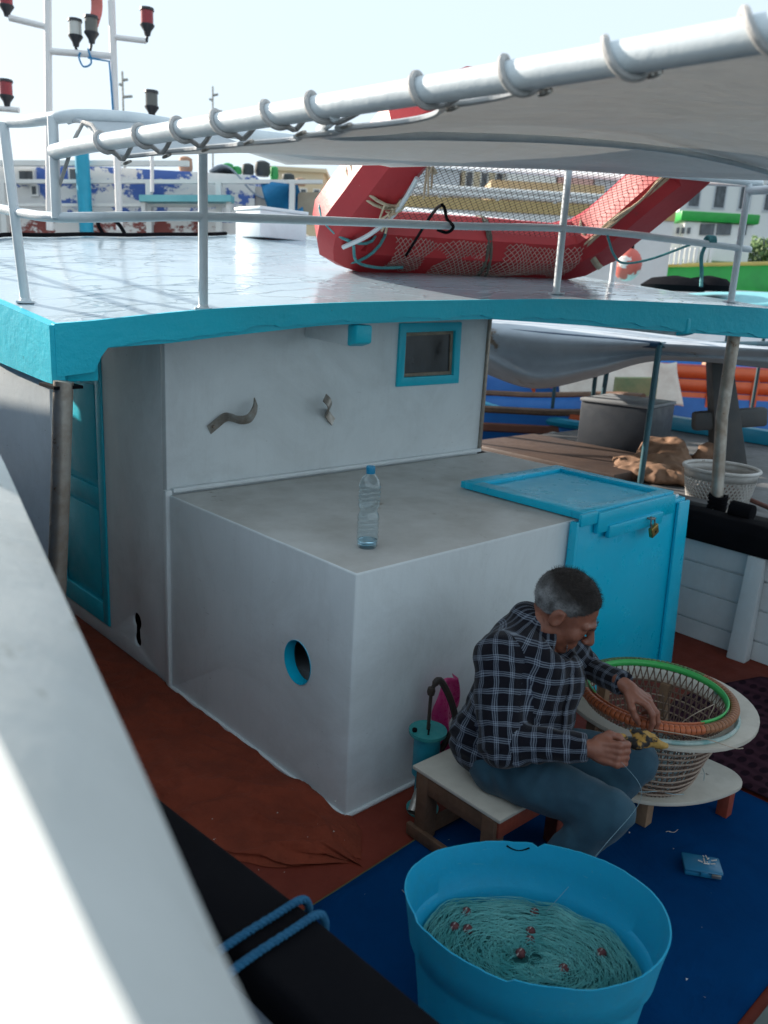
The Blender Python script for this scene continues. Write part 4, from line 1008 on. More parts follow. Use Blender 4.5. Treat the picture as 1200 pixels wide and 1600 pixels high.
# ------------------------------------------------------------------ the seated man
def V3(*a): return np.array(a, float)
def unit(a): a = np.asarray(a, float); return a / np.linalg.norm(a)
def cone(P_, a, b, ra, rb):
    a, b = np.asarray(a, float), np.asarray(b, float); ab = b - a
    t = np.clip(((P_ - a) @ ab) / (ab @ ab), 0, 1); return np.linalg.norm(P_ - a - t[..., None] * ab, axis=-1) - (ra + (rb - ra) * t)
def ell(P_, c, r, Rm=None):
    q = P_ - np.asarray(c, float)
    if Rm is not None: q = q @ Rm
    r = np.asarray(r, float); k0 = np.linalg.norm(q / r, axis=-1); k1 = np.linalg.norm(q / r ** 2, axis=-1) + 1e-9
    return k0 * (k0 - 1) / k1
def smin(a, b, k): h = np.clip(.5 + .5 * (b - a) / k, 0, 1); return b + (a - b) * h - k * h * (1 - h)
def smax(a, b, k): return -smin(-a, -b, k)
_lat = np.random.RandomState(1).uniform(-1, 1, (64, 64, 64)).astype(np.float32)
def vn(P_, f):
    q = P_ * f + 100.; i = np.floor(q).astype(int); t = q - i; t = t * t * (3 - 2 * t); i &= 63; j = (i + 1) & 63
    x0, y0, z0 = i[..., 0], i[..., 1], i[..., 2]; x1, y1, z1 = j[..., 0], j[..., 1], j[..., 2]; u, v, w_ = t[..., 0], t[..., 1], t[..., 2]
    L_ = _lat
    a = L_[x0, y0, z0] * (1 - u) + L_[x1, y0, z0] * u; b = L_[x0, y1, z0] * (1 - u) + L_[x1, y1, z0] * u
    c = L_[x0, y0, z1] * (1 - u) + L_[x1, y0, z1] * u; d = L_[x0, y1, z1] * (1 - u) + L_[x1, y1, z1] * u
    return (a * (1 - v) + b * v) * (1 - w_) + (c * (1 - v) + d * v) * w_
def nets(f, lo, hi, h):
    lo = np.asarray(lo, float); n = np.ceil((np.asarray(hi, float) - lo) / h).astype(int) + 1
    ax = [lo[k] + h * np.arange(n[k]) for k in range(3)]
    P_ = np.stack(np.meshgrid(*ax, indexing='ij'), -1); F = f(P_)
    F[0], F[-1], F[:, 0], F[:, -1], F[:, :, 0], F[:, :, -1] = (np.maximum(q, h) for q in (F[0], F[-1], F[:, 0], F[:, -1], F[:, :, 0], F[:, :, -1]))
    s = F < 0; cell = np.zeros(tuple(n - 1), int); off = [(a, b, c) for a in (0, 1) for b in (0, 1) for c in (0, 1)]
    for a, b, c in off: cell += s[a:n[0] - 1 + a, b:n[1] - 1 + b, c:n[2] - 1 + c]
    act = np.argwhere((cell > 0) & (cell < 8)); idx = -np.ones(tuple(n - 1), int); idx[tuple(act.T)] = np.arange(len(act))
    acc = np.zeros((len(act), 3)); cnt = np.zeros(len(act))
    for e0 in off:
        for k in range(3):
            if e0[k]: continue
            e1 = list(e0); e1[k] = 1
            A = act + np.array(e0); B = act + np.array(e1); fa = F[tuple(A.T)]; fb = F[tuple(B.T)]; m = (fa < 0) != (fb < 0)
            t = np.where(m, fa / np.where(m, fa - fb, 1), 0); pt = act + np.array(e0, float); pt[:, k] += t
            acc[m] += pt[m]; cnt[m] += 1
    vs = lo + (acc / cnt[:, None]) * h; fs = []
    for k in range(3):
        i, j = (k + 1) % 3, (k + 2) % 3
        sl = [slice(None)] * 3; s0 = s[tuple(slice(0, -1) if q == k else slice(1, -1) for q in range(3))]; s1 = s[tuple(slice(1, None) if q == k else slice(1, -1) for q in range(3))]
        for inv in (0, 1):
            ed = np.argwhere((s0 & ~s1) if not inv else (~s0 & s1))
            if not len(ed): continue
            ed = ed + np.array([0 if q == k else 1 for q in range(3)])
            def c_(di, dj): q = ed.copy(); q[:, i] -= di; q[:, j] -= dj; return idx[tuple(q.T)]
            quad = np.stack([c_(1, 1), c_(0, 1), c_(0, 0), c_(1, 0)], 1)
            fs.append(quad if not inv else quad[:, ::-1])
    fs = np.concatenate(fs); fs = fs[(fs >= 0).all(1)]
    return vs, fs
def sdf_mesh(name, meshes, mat, parent, smooth_it=1):
    vs = np.concatenate([m[0] for m in meshes]); o = 0; fs = []
    for v, f in meshes: fs.append(f + o); o += len(v)
    fs = np.concatenate(fs)
    me = bpy.data.meshes.new(name); me.from_pydata(vs.tolist(), [], fs.tolist())
    bm = bmesh.new(); bm.from_mesh(me)
    for _ in range(smooth_it): bmesh.ops.smooth_vert(bm, verts=bm.verts, factor=.5, use_axis_x=True, use_axis_y=True, use_axis_z=True)
    bmesh.ops.recalc_face_normals(bm, faces=bm.faces); bm.to_mesh(me); bm.free()
    me.polygons.foreach_set('use_smooth', [True] * len(me.polygons))
    o_ = link(name, me, mat, parent); return o_

man = thing('person', 'man in navy plaid shirt and blue jeans seated on low stool, mending a line', 'person', (.32, -.43, 0))
J = dict(pel=V3(.325, -.440, .385), belly=V3(.360, -.465, .50), chest=V3(.402, -.466, .652), neck=V3(.432, -.464, .832),
         rsh=V3(.244, -.455, .752), relb=V3(.150, -.555, .515), rwr=V3(.285, -.785, .560),
         lsh=V3(.575, -.455, .745), lelb=V3(.715, -.480, .600), lwr=V3(.640, -.690, .628),
         rhip=V3(.245, -.500, .370), rkn=V3(.262, -.905, .405), ran=V3(.190, -.735, .085),
         lhip=V3(.390, -.480, .370), lkn=V3(.560, -.815, .425), lan=V3(.400, -.690, .085))
HC_ = V3(.487, -.520, .882)
Fh = unit(V3(.33, -.76, -.52)); Lh = unit(np.cross(V3(0, 0, 1), Fh)); Uh = np.cross(Fh, Lh); Rh = np.stack([Lh, Fh, Uh], 1)   # local (left, fwd, up)
def hl(P_): return (P_ - HC_) @ Rh
def hw(*p): return HC_ + Rh @ np.array(p, float)
HS = 1.10
def head(P_):
    q = hl(P_) / HS; d = ell(q, (0, -.012, .032), (.076, .099, .088))
    d = smin(d, ell(q, (0, .030, -.035), (.058, .064, .086)), .03)
    d = smin(d, ell(q, (0, .066, -.098), (.026, .022, .022)), .028)
    for s_ in (-1, 1):
        d = smin(d, ell(q, (s_ * .046, .012, -.066), (.020, .030, .028)), .025)
        d = smin(d, ell(q, (s_ * .040, .066, -.026), (.022, .020, .022)), .022)
        d = smin(d, cone(q, (s_ * .010, .094, .020), (s_ * .044, .080, .020), .0105, .010), .012)
        d = smax(d, -ell(q, (s_ * .032, .101, -.004), (.016, .009, .010)), .010)
        d = smin(d, ell(q, (s_ * .032, .080, -.003), (.014, .0125, .0125)), .004)
        d = smin(d, ell(q, (s_ * .013, .106, -.034), (.009, .011, .0085)), .006)
        e = ell(q, (s_ * .081, -.006, -.004), (.011, .021, .033)); e = smax(e, -ell(q, (s_ * .093, .000, -.002), (.009, .011, .020)), .005)
        d = smin(d, e, .008)
        d = smax(d, -cone(q, (s_ * .022, .102, -.038), (s_ * .036, .088, -.066), .0035, .003), .006)
    d = smin(d, cone(q, (0, .094, .014), (0, .119, -.027), .0085, .0135), .010)
    d = smin(d, cone(q, (-.019, .088, -.061), (.019, .088, -.061), .0085, .0085), .008)
    d = smin(d, cone(q, (-.016, .087, -.073), (.016, .087, -.073), .0085, .0085), .007)
    d = smax(d, -cone(q, (-.022, .099, -.067), (.022, .099, -.067), .0028, .0028), .004)
    d = d * HS
    nk = cone(P_, hw(0, -.030, -.055), J['neck'] - V3(0, -.01, .05), .058, .066)
    d = smin(d, nk, .025)
    return d + .0012 * vn(P_, 60) + .0008 * vn(P_, 130)
Ib = [nets(head, HC_ - .20, HC_ + .18, .0042)]
def frame(x, zhint): x = unit(x); z = np.asarray(zhint, float); z = unit(z - x * (x @ z)); y = np.cross(z, x); return np.stack([x, y, z], 1)
def hand(wr, Rm, chains, thumb, palm=(.048, 0, -.004)):
    def f(P_):
        q = (P_ - wr) @ Rm
        d = ell(q, palm, (.050, .043, .017)); d = smin(d, cone(q, (-.03, 0, 0), (.012, 0, 0), .027, .026), .02)
        for ch_ in chains:
            for (a, b, ra, rb) in zip(ch_[0], ch_[0][1:], ch_[1], ch_[1][1:]): d = smin(d, cone(q, a, b, ra, rb), .006)
        for (a, b, ra, rb) in zip(thumb[0], thumb[0][1:], thumb[1], thumb[1][1:]): d = smin(d, cone(q, a, b, ra, rb), .008)
        return d + .0006 * vn(P_, 120)
    return nets(f, wr - .165, wr + .165, .0032)
# right fist gripping the line, thumb uppermost
dR = unit(V3(.42, -.86, .02)); RR = frame(dR, V3(-.80, -.45, .25))
sgn = 1 if RR[:, 1] @ V3(0, 0, 1) > 0 else -1
chR = []
for k, y in enumerate((.030, .010, -.010, -.029)):
    y *= sgn; l = (1, 1.06, 1, .88)[k]
    chR.append(([(.030, y * .8, .002), (.084, y, .006), (.084 + .022 * l, y, -.026), (.076, y, -.044), (.056, y, -.034)], [.011, .0115, .0105, .0098, .009]))
thR = ([(.018, sgn * .030, -.010), (.050, sgn * .050, -.022), (.078, sgn * .044, -.036), (.098, sgn * .026, -.044)], [.014, .0125, .0115, .0095])
Ib.append(hand(J['rwr'] + dR * .012, RR, chR, thR))
# left hand reaching down to the basket rim
dL = unit(V3(.30, -.80, -.42)); RL = frame(dL, V3(.1, -.35, .9))
sg2 = 1 if RL[:, 1] @ V3(-1, 0, 0) > 0 else -1
chL = []
spec_ = [((.086, .118, .136, .144), (.002, -.012, -.036, -.062)), ((.090, .128, .150, .160), (.004, -.008, -.034, -.064)), ((.086, .120, .132, .124), (.003, -.016, -.046, -.070)), ((.078, .104, .110, .100), (.000, -.020, -.044, -.062))]
for k, y in enumerate((.030, .010, -.010, -.029)):
    xs_, zs_ = spec_[k]; y *= sg2
    chL.append(([(.030, y * .8, 0)] + [(a, y * (1 + .05 * i), b) for i, (a, b) in enumerate(zip(xs_, zs_))], [.011, .0115, .0102, .0093, .0078]))
thL = ([(.018, sg2 * .030, -.008), (.052, sg2 * .056, -.026), (.080, sg2 * .056, -.046), (.100, sg2 * .046, -.062)], [.014, .0125, .011, .009])
Ib.append(hand(J['lwr'] + dL * .010, RL, chL, thL))
def inner(P_):      # the body under the clothes
    d = cone(P_, J['pel'], J['chest'], .085, .095); d = smin(d, cone(P_, J['chest'], J['neck'], .09, .05), .05)
    for a, b, c in (('rsh', 'relb', 'rwr'), ('lsh', 'lelb', 'lwr')):
        d = smin(d, cone(P_, J[a], J[b], .045, .036), .03); d = smin(d, cone(P_, J[b], J[c], .036, .025), .02)
    for a, b, c in (('rhip', 'rkn', 'ran'), ('lhip', 'lkn', 'lan')):
        d = smin(d, cone(P_, J[a], J[b], .065, .05), .03); d = smin(d, cone(P_, J[b], J[c], .048, .034), .02)
    return d
Ib.append(nets(inner, V3(.02, -1.0, .03), V3(.82, -.28, .90), .012))
def mat_skin():
    m = N('weathered_skin'); c = m.mix(m.ramp(m.noise(26, 6, .65), [(.3, (0, 0, 0)), (.75, (1, 1, 1))]), (.29, .115, .072), (.20, .072, .045))
    m.set(Base_Color=c, Roughness=.48); m.b.inputs['Subsurface Weight'].default_value = .08; m.b.inputs['Subsurface Radius'].default_value = (.01, .004, .002)
    m.bump(m.noise(240, 3), .25, .001); return m.mat
body = sdf_mesh('body', Ib, mat_skin(), man, 1)
# eyes (lids lowered), brows
gdk = mat_plain('dark_brow_hair', (.05, .04, .035), .8)
g = G(); rr = random.Random(9)
for s_ in (-1, 1):
    for k in range(46):
        t = rr.random(); a = Vector(hw(s_ * (.010 + .036 * t) * HS, (.1045 - .016 * t ** 2) * HS, (.022 + .004 * math.sin(3 * t) + rr.uniform(-.004, .004)) * HS)); g.tube([a, a + Vector(Rh @ V3(s_ * .008, .001, .002 + rr.uniform(-.002, .002)))], [.0008, .0002], 3, caps=False)
g.build('eyebrows', gdk, man, merge=False)
g = G()
for s_ in (-1, 1):
    g.tube([Vector(hw(s_ * (.0205 + .023 * t) * HS, (.0925 - .010 * (2 * t - 1) ** 2 - .004 * t) * HS, (-.0085 - .0015 * math.sin(math.pi * t)) * HS)) for t in np.linspace(0, 1, 7)], .0014, 4)
g.build('eyelashes', gdk, man)
# hair: cap of short hair plus strands, dark on the crown, grey at the sides
def hairline(q): return q[..., 2] - (.80 * q[..., 1] + .004 + .020 * np.clip(1 - np.abs(q[..., 0]) / .08, 0, 1))
def hairf(P_):
    q = hl(P_) / HS; d = ell(q, (0, -.014, .034), (.081, .104, .095)); lim = -hairline(q) * .8
    lim = np.minimum(lim, lim + 0); d = smax(d, lim, .006)
    ear = ell(q, (np.sign(1) * 0, 0, 0), (1, 1, 1)) if False else None
    for s_ in (-1, 1): d = smax(d, -ell(q, (s_ * .086, .004, -.006), (.020, .026, .036)), .006)
    return d * HS + .0022 * vn(P_, 90) + .0012 * vn(P_, 220)
hv, hf_ = nets(hairf, HC_ - .15, HC_ + .16, .004)
def mat_hair():
    m = N('short_greying_hair'); a = m.n('ShaderNodeVertexColor'); a.layer_name = 'grey'
    c = m.mix(a.outputs['Color'], (.022, .017, .015), (.38, .39, .40)); n_ = m.noise(150, 4, .7)
    c = m.mix(m.math('MULTIPLY', m.ramp(n_, [(.4, (0, 0, 0)), (.7, (1, 1, 1))]), .6), c, (.012, .010, .010))
    m.set(Base_Color=c, Roughness=.6, Specular_IOR_Level=.3); m.bump(m.noise(300, 3), .9, .003); return m.mat
hm = mat_hair()
hv = list(map(tuple, hv)); g = G(); g.add(hv, [tuple(f) for f in hf_])
sr = random.Random(3); hvn = np.array(hv)
cenh = hw(0, -.014 * HS, .02 * HS)
for k in range(9000):
    p = hvn[sr.randrange(len(hvn))]; q = hl(p[None])[0] / HS
    if hairline(q) < .001: continue
    nrm = unit(p - cenh); tdir = unit(nrm * .75 + Rh @ V3(sr.uniform(-.3, .3), .45 if q[1] > -.02 else -.1, -.45 if q[2] < .07 else .15) + np.array([sr.uniform(-.25, .25) for _ in range(3)]))
    ln = .016 if q[2] > .075 else .009
    a = Vector(p - nrm * .002); side_ = Vector(np.cross(nrm, tdir)) * .0009; tip = a + Vector(tdir) * ln * sr.uniform(.7, 1.2)
    g.add([a - side_, a + side_, tip], [(0, 1, 2)])
ho = g.build('hair', hm, man, merge=False, ang=180)
ca = ho.data.color_attributes.new('grey', 'FLOAT_COLOR', 'POINT'); co = np.empty(len(ho.data.vertices) * 3); ho.data.vertices.foreach_get('co', co); co = co.reshape(-1, 3) + np.array(wo(man))
q = hl(co) / HS; gv = np.clip((.080 - q[:, 2]) / .065, 0, 1) * np.clip(.65 + .5 * vn(co, 40), .2, 1); gv = np.clip(gv * np.clip((.07 - q[:, 1]) / .05, .25, 1), 0, 1)
ca.data.foreach_set('color', np.stack([gv, gv, gv, np.ones_like(gv)], 1).ravel())

# shirt
lat = unit(J['lsh'] - J['rsh']); spine = unit(J['neck'] - J['pel']); fr = unit(np.cross(lat, spine)); fr = fr if fr[1] < 0 else -fr
Rt = np.stack([lat, fr, spine], 1)
def shirt(P_):
    d = ell(P_, J['pel'] + V3(-.012, .025, .01), (.180, .150, .135), Rt)
    d = smin(d, ell(P_, J['belly'] + V3(.005, .0, 0), (.196, .178, .165), Rt), .05)
    d = smin(d, ell(P_, J['chest'] + V3(.012, .0, -.005), (.200, .176, .172), Rt), .06)
    d = smin(d, cone(P_, J['rsh'] + V3(.03, .01, -.005), J['lsh'] + V3(-.04, .01, .005), .070, .066), .06)
    d = smin(d, cone(P_, J['chest'] + V3(.0, .065, .07), J['neck'] + V3(-.005, .045, -.015), .115, .072), .05)
    d = smin(d, cone(P_, J['rsh'] + V3(-.008, 0, 0), J['relb'], .080, .068), .03); d = smin(d, cone(P_, J['lsh'], J['lelb'], .068, .056), .03)
    fa = smin(cone(P_, J['relb'], J['rwr'], .068, .045), cone(P_, J['lelb'], J['lwr'], .056, .039), .01)
    d = smin(d, fa, .018)
    # cuffs and neck opening and hem
    for e_, w_ in (('relb', 'rwr'), ('lelb', 'lwr')):
        ax_ = unit(J[w_] - J[e_]); lim = (P_ - J[w_]) @ ax_ - .004; near = np.linalg.norm(P_ - J[w_], axis=-1) < .075
        d = np.where(near, np.maximum(d, lim), d)
    d = smax(d, -cone(P_, J['neck'] + V3(.0, -.075, -.055), HC_ + V3(-.02, -.06, .0), .070, .098), .008)
    wr_ = .009 * vn(P_ * np.array([1, 1, .6]), 13) + .005 * vn(P_, 27) + .004 * np.abs(vn(P_ * np.array([1.3, .7, 1]), 18))
    # radiating folds at the elbows and waist
    for e_ in ('relb', 'lelb'):
        r_ = np.linalg.norm(P_ - J[e_], axis=-1); wr_ = wr_ + .005 * np.exp(-(r_ / .08) ** 2) * np.sin(r_ * 150 + 4 * vn(P_, 15))
    r_ = (P_ - J['pel']) @ spine; wr_ = wr_ + .006 * np.exp(-((r_ - .04) / .06) ** 2) * np.sin(r_ * 110 + 5 * vn(P_, 10))
    d = d + wr_
    return np.maximum(d, (.292 - P_[..., 2]))
sv, sf = nets(shirt, V3(.03, -.86, .27), V3(.83, -.25, .93), .0075)
def mat_plaid():
    m = N('navy_plaid_flannel'); uv = m.n('ShaderNodeUVMap'); uv.uv_map = 'plaid'
    nz_ = m.n('ShaderNodeTexNoise'); nz_.inputs['Scale'].default_value = 9; m.l(uv.outputs[0], nz_.inputs['Vector'])
    sub = m.n('ShaderNodeVectorMath', operation='MULTIPLY_ADD'); m.l(nz_.outputs['Color'], sub.inputs[0]); sub.inputs[1].default_value = (.03, .03, 0); m.l(uv.outputs[0], sub.inputs[2])
    sx = m.n('ShaderNodeSeparateXYZ'); m.l(sub.outputs[0], sx.inputs[0])
    def band(c):
        f = m.math('FRACT', m.math('MULTIPLY', c, 1 / .051)); f = m.math('ABSOLUTE', m.math('SUBTRACT', f, .5))
        l0 = m.ramp(f, [(0, (1, 1, 1)), (.030, (1, 1, 1)), (.045, (0, 0, 0)), (.095, (0, 0, 0)), (.11, (1, 1, 1)), (.145, (1, 1, 1)), (.16, (0, 0, 0)), (1, (0, 0, 0))])
        wide = m.ramp(f, [(.16, (1, 1, 1)), (.20, (0, 0, 0))])
        return l0, wide
    la_, wa = band(sx.outputs[0]); lb_, wb = band(sx.outputs[1])
    base = m.mix(m.math('MULTIPLY', m.math('ADD', wa, wb), .5), (.006, .006, .011), (.020, .028, .060))
    li = m.math('MULTIPLY', m.math('ADD', m.math('MULTIPLY', la_, .31), m.math('MULTIPLY', lb_, .31)), m.ramp(m.noise(40, 5), [(.25, (.55,) * 3), (.75, (1, 1, 1))]), clamp=True)
    c = m.mix(li, base, (.46, .54, .62))
    m.set(Base_Color=c, Roughness=.9, Specular_IOR_Level=.15, Sheen_Weight=.12)
    m.bump(m.noise(500, 2), .4, .002); return m.mat
plaid = mat_plaid()
sh = sdf_mesh('shirt', [(sv, sf)], plaid, man, 1)
bones = [(J['pel'] - spine * .1, J['neck'] + spine * .05, .165, 1.0, Rt), (J['rsh'], J['relb'], .075, .42, None), (J['relb'], J['rwr'], .06, .36, None), (J['lsh'], J['lelb'], .075, .42, None), (J['lelb'], J['lwr'], .06, .36, None)]
def plaid_uv(o):
    me = o.data; nv = len(me.vertices); co = np.empty(nv * 3); me.vertices.foreach_get('co', co); co = co.reshape(-1, 3) + np.array(wo(man))
    UV = []; DS = []
    for a, b, rad, wt, Rm in bones:
        ab = b - a; L_ = np.linalg.norm(ab); ax_ = ab / L_; t = np.clip(((co - a) @ ax_) / L_, 0, 1); foot = a + t[:, None] * ab; rv = co - foot
        if Rm is None: e1 = unit(np.cross(ax_, V3(.3, .4, 1))); e2 = np.cross(ax_, e1)
        else: e1, e2 = Rm[:, 1], Rm[:, 0]
        UV.append(np.stack([np.arctan2(rv @ e2, rv @ e1) * rad, (co - a) @ ax_], 1))
        dl = np.linalg.norm(rv, axis=1) - rad; DS.append(dl if wt == 1 else dl - .006)
    DS = np.array(DS); lay = me.uv_layers.new(name='plaid'); dat = np.zeros((len(me.loops), 2))
    lv = np.empty(len(me.loops), int); me.loops.foreach_get('vertex_index', lv); ls = np.empty(len(me.polygons), int); lt = np.empty(len(me.polygons), int)
    me.polygons.foreach_get('loop_start', ls); me.polygons.foreach_get('loop_total', lt)
    for s_, n_ in zip(ls, lt):
        vi = lv[s_:s_ + n_]; k = int(DS[:, vi].sum(1).argmin()); u = UV[k][vi].copy()
        per = 2 * math.pi * bones[k][2]
        if np.ptp(u[:, 0]) > per / 2: u[:, 0][u[:, 0] < 0] += per
        dat[s_:s_ + n_] = u
    lay.data.foreach_set('uv', dat.ravel())
plaid_uv(sh)
# collar
g = G(); vs = []; fs = []; nc = V3(*J['neck']); ncol = 30
for i in range(ncol + 1):
    a = R(-160) + R(320) * i / ncol          # open at the throat
    dirv = -fr * math.cos(a) + lat * math.sin(a)
    cpt = nc + V3(.006, -.012, -.012) + spine * (.012 - .030 * (1 - math.cos(a)) / 2) ; r_ = .072 + .004 * math.sin(5 * a)
    flap = .024 + .024 * (abs(i / ncol - .5) * 2) ** 3
    vs += [cpt + dirv * r_ * .97 + spine * .014, cpt + dirv * (r_ + .007) + spine * .024, cpt + dirv * (r_ + .016) + spine * .010, cpt + dirv * (r_ + .024) - spine * flap]
for i in range(ncol):
    for k in range(3): fs.append((i * 4 + k, i * 4 + k + 1, (i + 1) * 4 + k + 1, (i + 1) * 4 + k))
g.add(vs, fs); co_ = g.build('collar', plaid, sh, merge=False); co_.modifiers.new('s', 'SOLIDIFY').thickness = .0025; plaid_uv(co_)
# button placket
g = G(); P_ = []
for i in range(16):
    t = i / 15; c = J['neck'] * (1 - t) + (J['belly'] - V3(0, 0, .03)) * t; hit = c
    for s_ in np.arange(.03, .26, .003):
        q = c + fr * s_
        if shirt(q[None, None, None])[0, 0, 0] > 0: hit = q; break
    P_.append(hit + fr * .0015)
vs = []; fs = []
for p in P_: vs += [p - lat * .014, p + lat * .014]
for i in range(15): fs.append((2 * i, 2 * i + 1, 2 * i + 3, 2 * i + 2))
g.add(vs, fs); pk = g.build('placket', plaid, sh, merge=False); pk.modifiers.new('s', 'SOLIDIFY').thickness = .003; plaid_uv(pk)
# jeans
def jeans(P_):
    d = ell(P_, J['pel'] + V3(.0, .01, -.005), (.165, .13, .105), Rt)
    for a, b, c in (('rhip', 'rkn', 'ran'), ('lhip', 'lkn', 'lan')):
        d = smin(d, cone(P_, J[a], J[b], .098, .072), .04); d = smin(d, cone(P_, J[b], J[c], .070, .058), .02)
        r_ = np.linalg.norm(P_ - J[b], axis=-1); d = d + .004 * np.exp(-(r_ / .10) ** 2) * np.sin(r_ * 120 + 5 * vn(P_, 9))
        ax_ = unit(J[c] - J[b]); near = np.linalg.norm(P_ - J[c], axis=-1) < .09; d = np.where(near, np.maximum(d, (P_ - J[c]) @ ax_ - .02), d)
    d = d + .008 * vn(P_, 11) + .006 * np.abs(vn(P_ * np.array([1.2, .6, 1.2]), 20)) + .0025 * vn(P_, 34)
    r_ = np.linalg.norm(P_ - (J['rhip'] + V3(0, -.08, .06)), axis=-1); d = d + .005 * np.exp(-(r_ / .13) ** 2) * np.sin(r_ * 95 + 5 * vn(P_, 8))
    return np.maximum(d, np.where((P_[..., 1] > -.63) & (P_[..., 2] > .2), .2862 - P_[..., 2], -1))
jm = N('blue_denim'); c = jm.mix(jm.ramp(jm.noise(7, 6), [(.3, (0, 0, 0)), (.75, (1, 1, 1))]), (.012, .050, .085), (.028, .095, .140)); jm.set(Base_Color=c, Roughness=.85, Sheen_Weight=.1); jm.bump(jm.noise(420, 2), .5, .002)
sdf_mesh('jeans', [nets(jeans, V3(.04, -1.01, .04), V3(.69, -.26, .55), .0085)], jm.mat, man, 1)
# shoes
shm = paint('dark_shoe_leather', (.03, .022, .018), None, .5, 12, bump=.3)
for a, fd in (('ran', V3(.10, -.95, 0)), ('lan', V3(.25, -.95, 0))):
    fd = unit(fd); an = J[a]; bs_ = np.array([an[0], an[1], .0135]); Rf = frame(fd, V3(0, 0, 1))
    def shoe(P_):
        q = (P_ - bs_) @ Rf; d = smin(cone(q, (-.035, 0, .04), (.03, 0, .055), .038, .040), ell(q, (.11, 0, .030), (.075, .045, .036)), .04); d = smin(d, ell(q, (.04, 0, .03), (.11, .040, .032)), .02)
        return np.maximum(d, .0 - q[..., 2])
    sdf_mesh('shoe', [nets(shoe, bs_ - V3(.21, .24, .02), bs_ + V3(.21, .1, .12), .007)], shm, man, 1)

# crumpled yellow and black work glove on the board in front of the hand
gc = V3(.470, -.875, .560)
def glove(P_):
    d = ell(P_, gc, (.050, .030, .022)); d = smin(d, cone(P_, gc + V3(-.03, .02, .0), gc + V3(-.055, .045, .015), .014, .010), .012); d = smin(d, cone(P_, gc + V3(.02, -.02, 0), gc + V3(.045, -.05, -.012), .016, .010), .012)
    d = smin(d, cone(P_, gc + V3(0, .01, .01), gc + V3(-.01, .045, .02), .013, .009), .01)
    return d + .007 * vn(P_, 45) + .004 * vn(P_, 90)
gm = N('yellow_black_glove'); gm.set(Base_Color=gm.ramp(gm.noise(24, 3), [(.44, (.012, .012, .012)), (.50, (.40, .22, .04)), (.8, (.50, .34, .12))]), Roughness=.7); gm.bump(gm.noise(120, 3), .5, .003)
o = sdf_mesh('work_glove', [nets(glove, gc - .10, gc + .10, .005)], gm.mat, None, 1)
tag(o, 'crumpled yellow and black glove on the knee beside the right fist', 'glove')
# line from the fist down into the tub
g = G(); g.tube(catmull([(.325, -.872, .555), (.285, -.985, .50), (.10, -.99, .42), (-.12, -.965, .30)], 8), .0006, 4)
tag(g.build('fishing_line', mat_plain('blue_line', (.25, .42, .5), .4), None), 'thin line running from the right fist down into the tub', 'line')
# ------------------------------------------------------------------ harbour behind the boat
CP = Vector((-1.7572, -1.9736, 1.88)); RH = Vector((.735, -.678, 0)); AW = Vector((.678, .735, 0))
def berth(t):
    """local frame of a boat or building lying broadside at distance t: metres to the right, metres further away, height"""
    return lambda x, y, z: CP + RH * x + AW * (t + y) + Vector((0, 0, z - 1.88))
CR, CU, CF = Vector((.73398981, -.67718004, .05182812)), Vector((.13721258, .22259587, .9652066)), Vector((.66515537, .70134034, -.25630072))
def bearing(u, v, t):
    d = CR * ((u - 600) / 1278.2) + CU * ((800 - v) / 1278.2) + CF; s_ = t / d.dot(AW)
    return d.dot(RH) * s_, 1.88 + d.z * s_
def kx(u, t, v=None): return bearing(u, 461 + .0537 * (u - 600) if v is None else v, t)[0]
def kz(u, v, t): return bearing(u, v, t)[1]
def slab(g, F, x0, x1, y0, y1, z0, z1, z0b=None, z1b=None):
    z0b = z0 if z0b is None else z0b; z1b = z1 if z1b is None else z1b
    return g.hexa([F(x0, y0, z0), F(x1, y0, z0b), F(x1, y1, z0b), F(x0, y1, z0), F(x0, y0, z1), F(x1, y0, z1b), F(x1, y1, z1b), F(x0, y1, z1)])
def pxslab(F, t, u0, u1, v0, v1, y0, y1):      # block whose near face covers this bearing and elevation range
    return slab(G(), F, kx(u0, t), kx(u1, t), y0, y1, kz(u0, v1, t), kz(u0, v0, t), kz(u1, v1 , t), kz(u1, v0, t))
def peel(name, c1, c2, sc=2.2, th=.52, c3=None):
    m = N(name); f = m.ramp(m.noise(sc, 9, .68, m.scalevec((1, 1, 1.6))), [(th, (0, 0, 0)), (th + .025, (1, 1, 1))])
    c = m.mix(f, c1, c2)
    if c3: c = m.mix(m.ramp(m.noise(sc * 2.3, 9, .7), [(.60, (0, 0, 0)), (.63, (1, 1, 1))]), c, c3)
    m.set(Base_Color=c, Roughness=.6); m.bump(f, .4, .01); return m.mat
MT['far_white'] = paint('far_white_paint', (.78, .78, .76), (.68, .68, .66), .5, 2, spot=(.45, .36, .28), spot_at=.72, spot_sc=4)
MT['tarpblue'] = paint('blue_tarp', (.015, .22, .46), (.01, .16, .36), .6, 3, bump=.6, bsc=6)
MT['turq'] = paint('pale_turquoise', (.20, .52, .56), (.14, .42, .47), .5, 3)
MT['frame0'] = paint('dark_pipe_paint', (.02, .08, .10), None, .5)
MT['glassdk'] = mat_glass('dark_cabin_glass', (.04, .045, .05))

